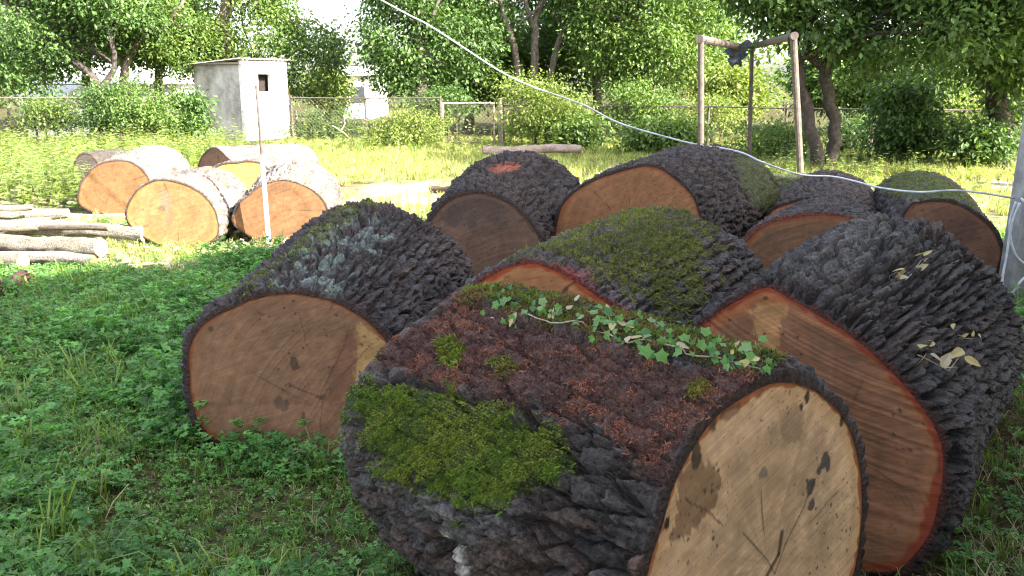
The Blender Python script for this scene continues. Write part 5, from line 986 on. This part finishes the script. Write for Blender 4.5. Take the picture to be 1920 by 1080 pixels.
def sprig(label, pts, smin, smax):
    pts = [p for p in pts if hit(t2, *p)[0] is not None]
    base, nb = hit(t2, *pts[0]); root = empty('dry_leaf_sprig', tuple(base), 0, label, 'leaves', 'dry leaf sprigs on the huge log'); pp = []
    for px, py in pts:
        P, n_ = hit(t2, px, py)
        if P is None: continue
        pp.append(P + n_ * 0.01 - base); leaf_obj(IV[rl.choice([3, 4, 4])], P, n_, smin + (smax - smin) * rl.random(), rl, 1, root, base, 0.35)
    b = MB(); b.tube(pp[:: max(1, len(pp) // 5)], 0.002, 4); part('twig', b, M_STICK, root)
sprig('big cluster of withered yellow leaves on the craggy bark', [(1715, 662), (1728, 668), (1738, 678), (1750, 668), (1758, 690), (1770, 664), (1778, 700), (1788, 688), (1800, 672), (1812, 684), (1766, 680), (1745, 660)], 0.024, 0.038)
sprig('small scatter of withered leaves above the big yellow cluster', [(1780, 612), (1788, 622), (1798, 630), (1812, 628), (1792, 640), (1822, 636)], 0.014, 0.022)
sprig('cream withered leaves near the top of the craggy log', [(1668, 520), (1680, 508), (1690, 525), (1702, 512), (1715, 500), (1728, 492), (1740, 488), (1698, 530), (1672, 512)], 0.020, 0.032)

# ------------------------------------------------------------------ pale chips of bark and wood left on the sunny ground
nc = 2600; cxy = np.stack([-6.5 + 5.6 * rg.random(nc), 7.5 + 2.2 * rg.random(nc)], -1); cxy = cxy[(nz(cxy[:, 0], cxy[:, 1], 1.2, 91) > 0.42) & ~in_foot(cxy)]; nc = len(cxy)
P0 = np.column_stack([cxy, gz(cxy[:, 0], cxy[:, 1]) + 0.012 + 0.03 * rg.random(nc)]); an = rg.random(nc) * 6.28; dd = np.column_stack([np.cos(an), np.sin(an), rg.normal(0, 0.25, nc)])
V, T, C = leaf_mesh(P0, dd, np.tile([0, 0, 1.0], (nc, 1)) + rg.normal(0, 0.3, (nc, 3)), 0.03 + 0.06 * rg.random(nc), np.array([0.45, 0.38, 0.28]) * (0.6 + 0.6 * rg.random((nc, 1))), 0.5, 0.2)
o = obj('wood_chips', mesh_np('wood_chips', V, tris=T, col=C), M_FACE); tag(o, kind='stuff'); o['label'] = 'pale wood and bark chips strewn before the sunlit logs'; o['category'] = 'chips'

nc = 1500; cxy = np.stack([-2.6 + 3.4 * rg.random(nc), 1.9 + 2.6 * rg.random(nc)], -1); cxy = cxy[(nz(cxy[:, 0], cxy[:, 1], 1.6, 95) > 0.47) & ~in_foot(cxy)]; nc = len(cxy)
P0 = np.column_stack([cxy, gz(cxy[:, 0], cxy[:, 1]) + 0.02 + 0.06 * rg.random(nc)]); an = rg.random(nc) * 6.28; dd = np.column_stack([np.cos(an), np.sin(an), rg.normal(0, 0.3, nc)])
V, T, C = leaf_mesh(P0, dd, np.tile([0, 0, 1.0], (nc, 1)) + rg.normal(0, 0.35, (nc, 3)), 0.012 + 0.03 * rg.random(nc) ** 2, np.where(rg.random((nc, 1)) < 0.5, [[0.30, 0.23, 0.14]], [[0.10, 0.065, 0.045]]) * (0.6 + 0.6 * rg.random((nc, 1))), 0.3, 0.2)
o = obj('bark_chips', mesh_np('bark_chips', V, tris=T, col=C), M_FACE); tag(o, kind='stuff'); o['label'] = 'sawdust flakes and bark chips in the grass round the near logs'; o['category'] = 'chips'
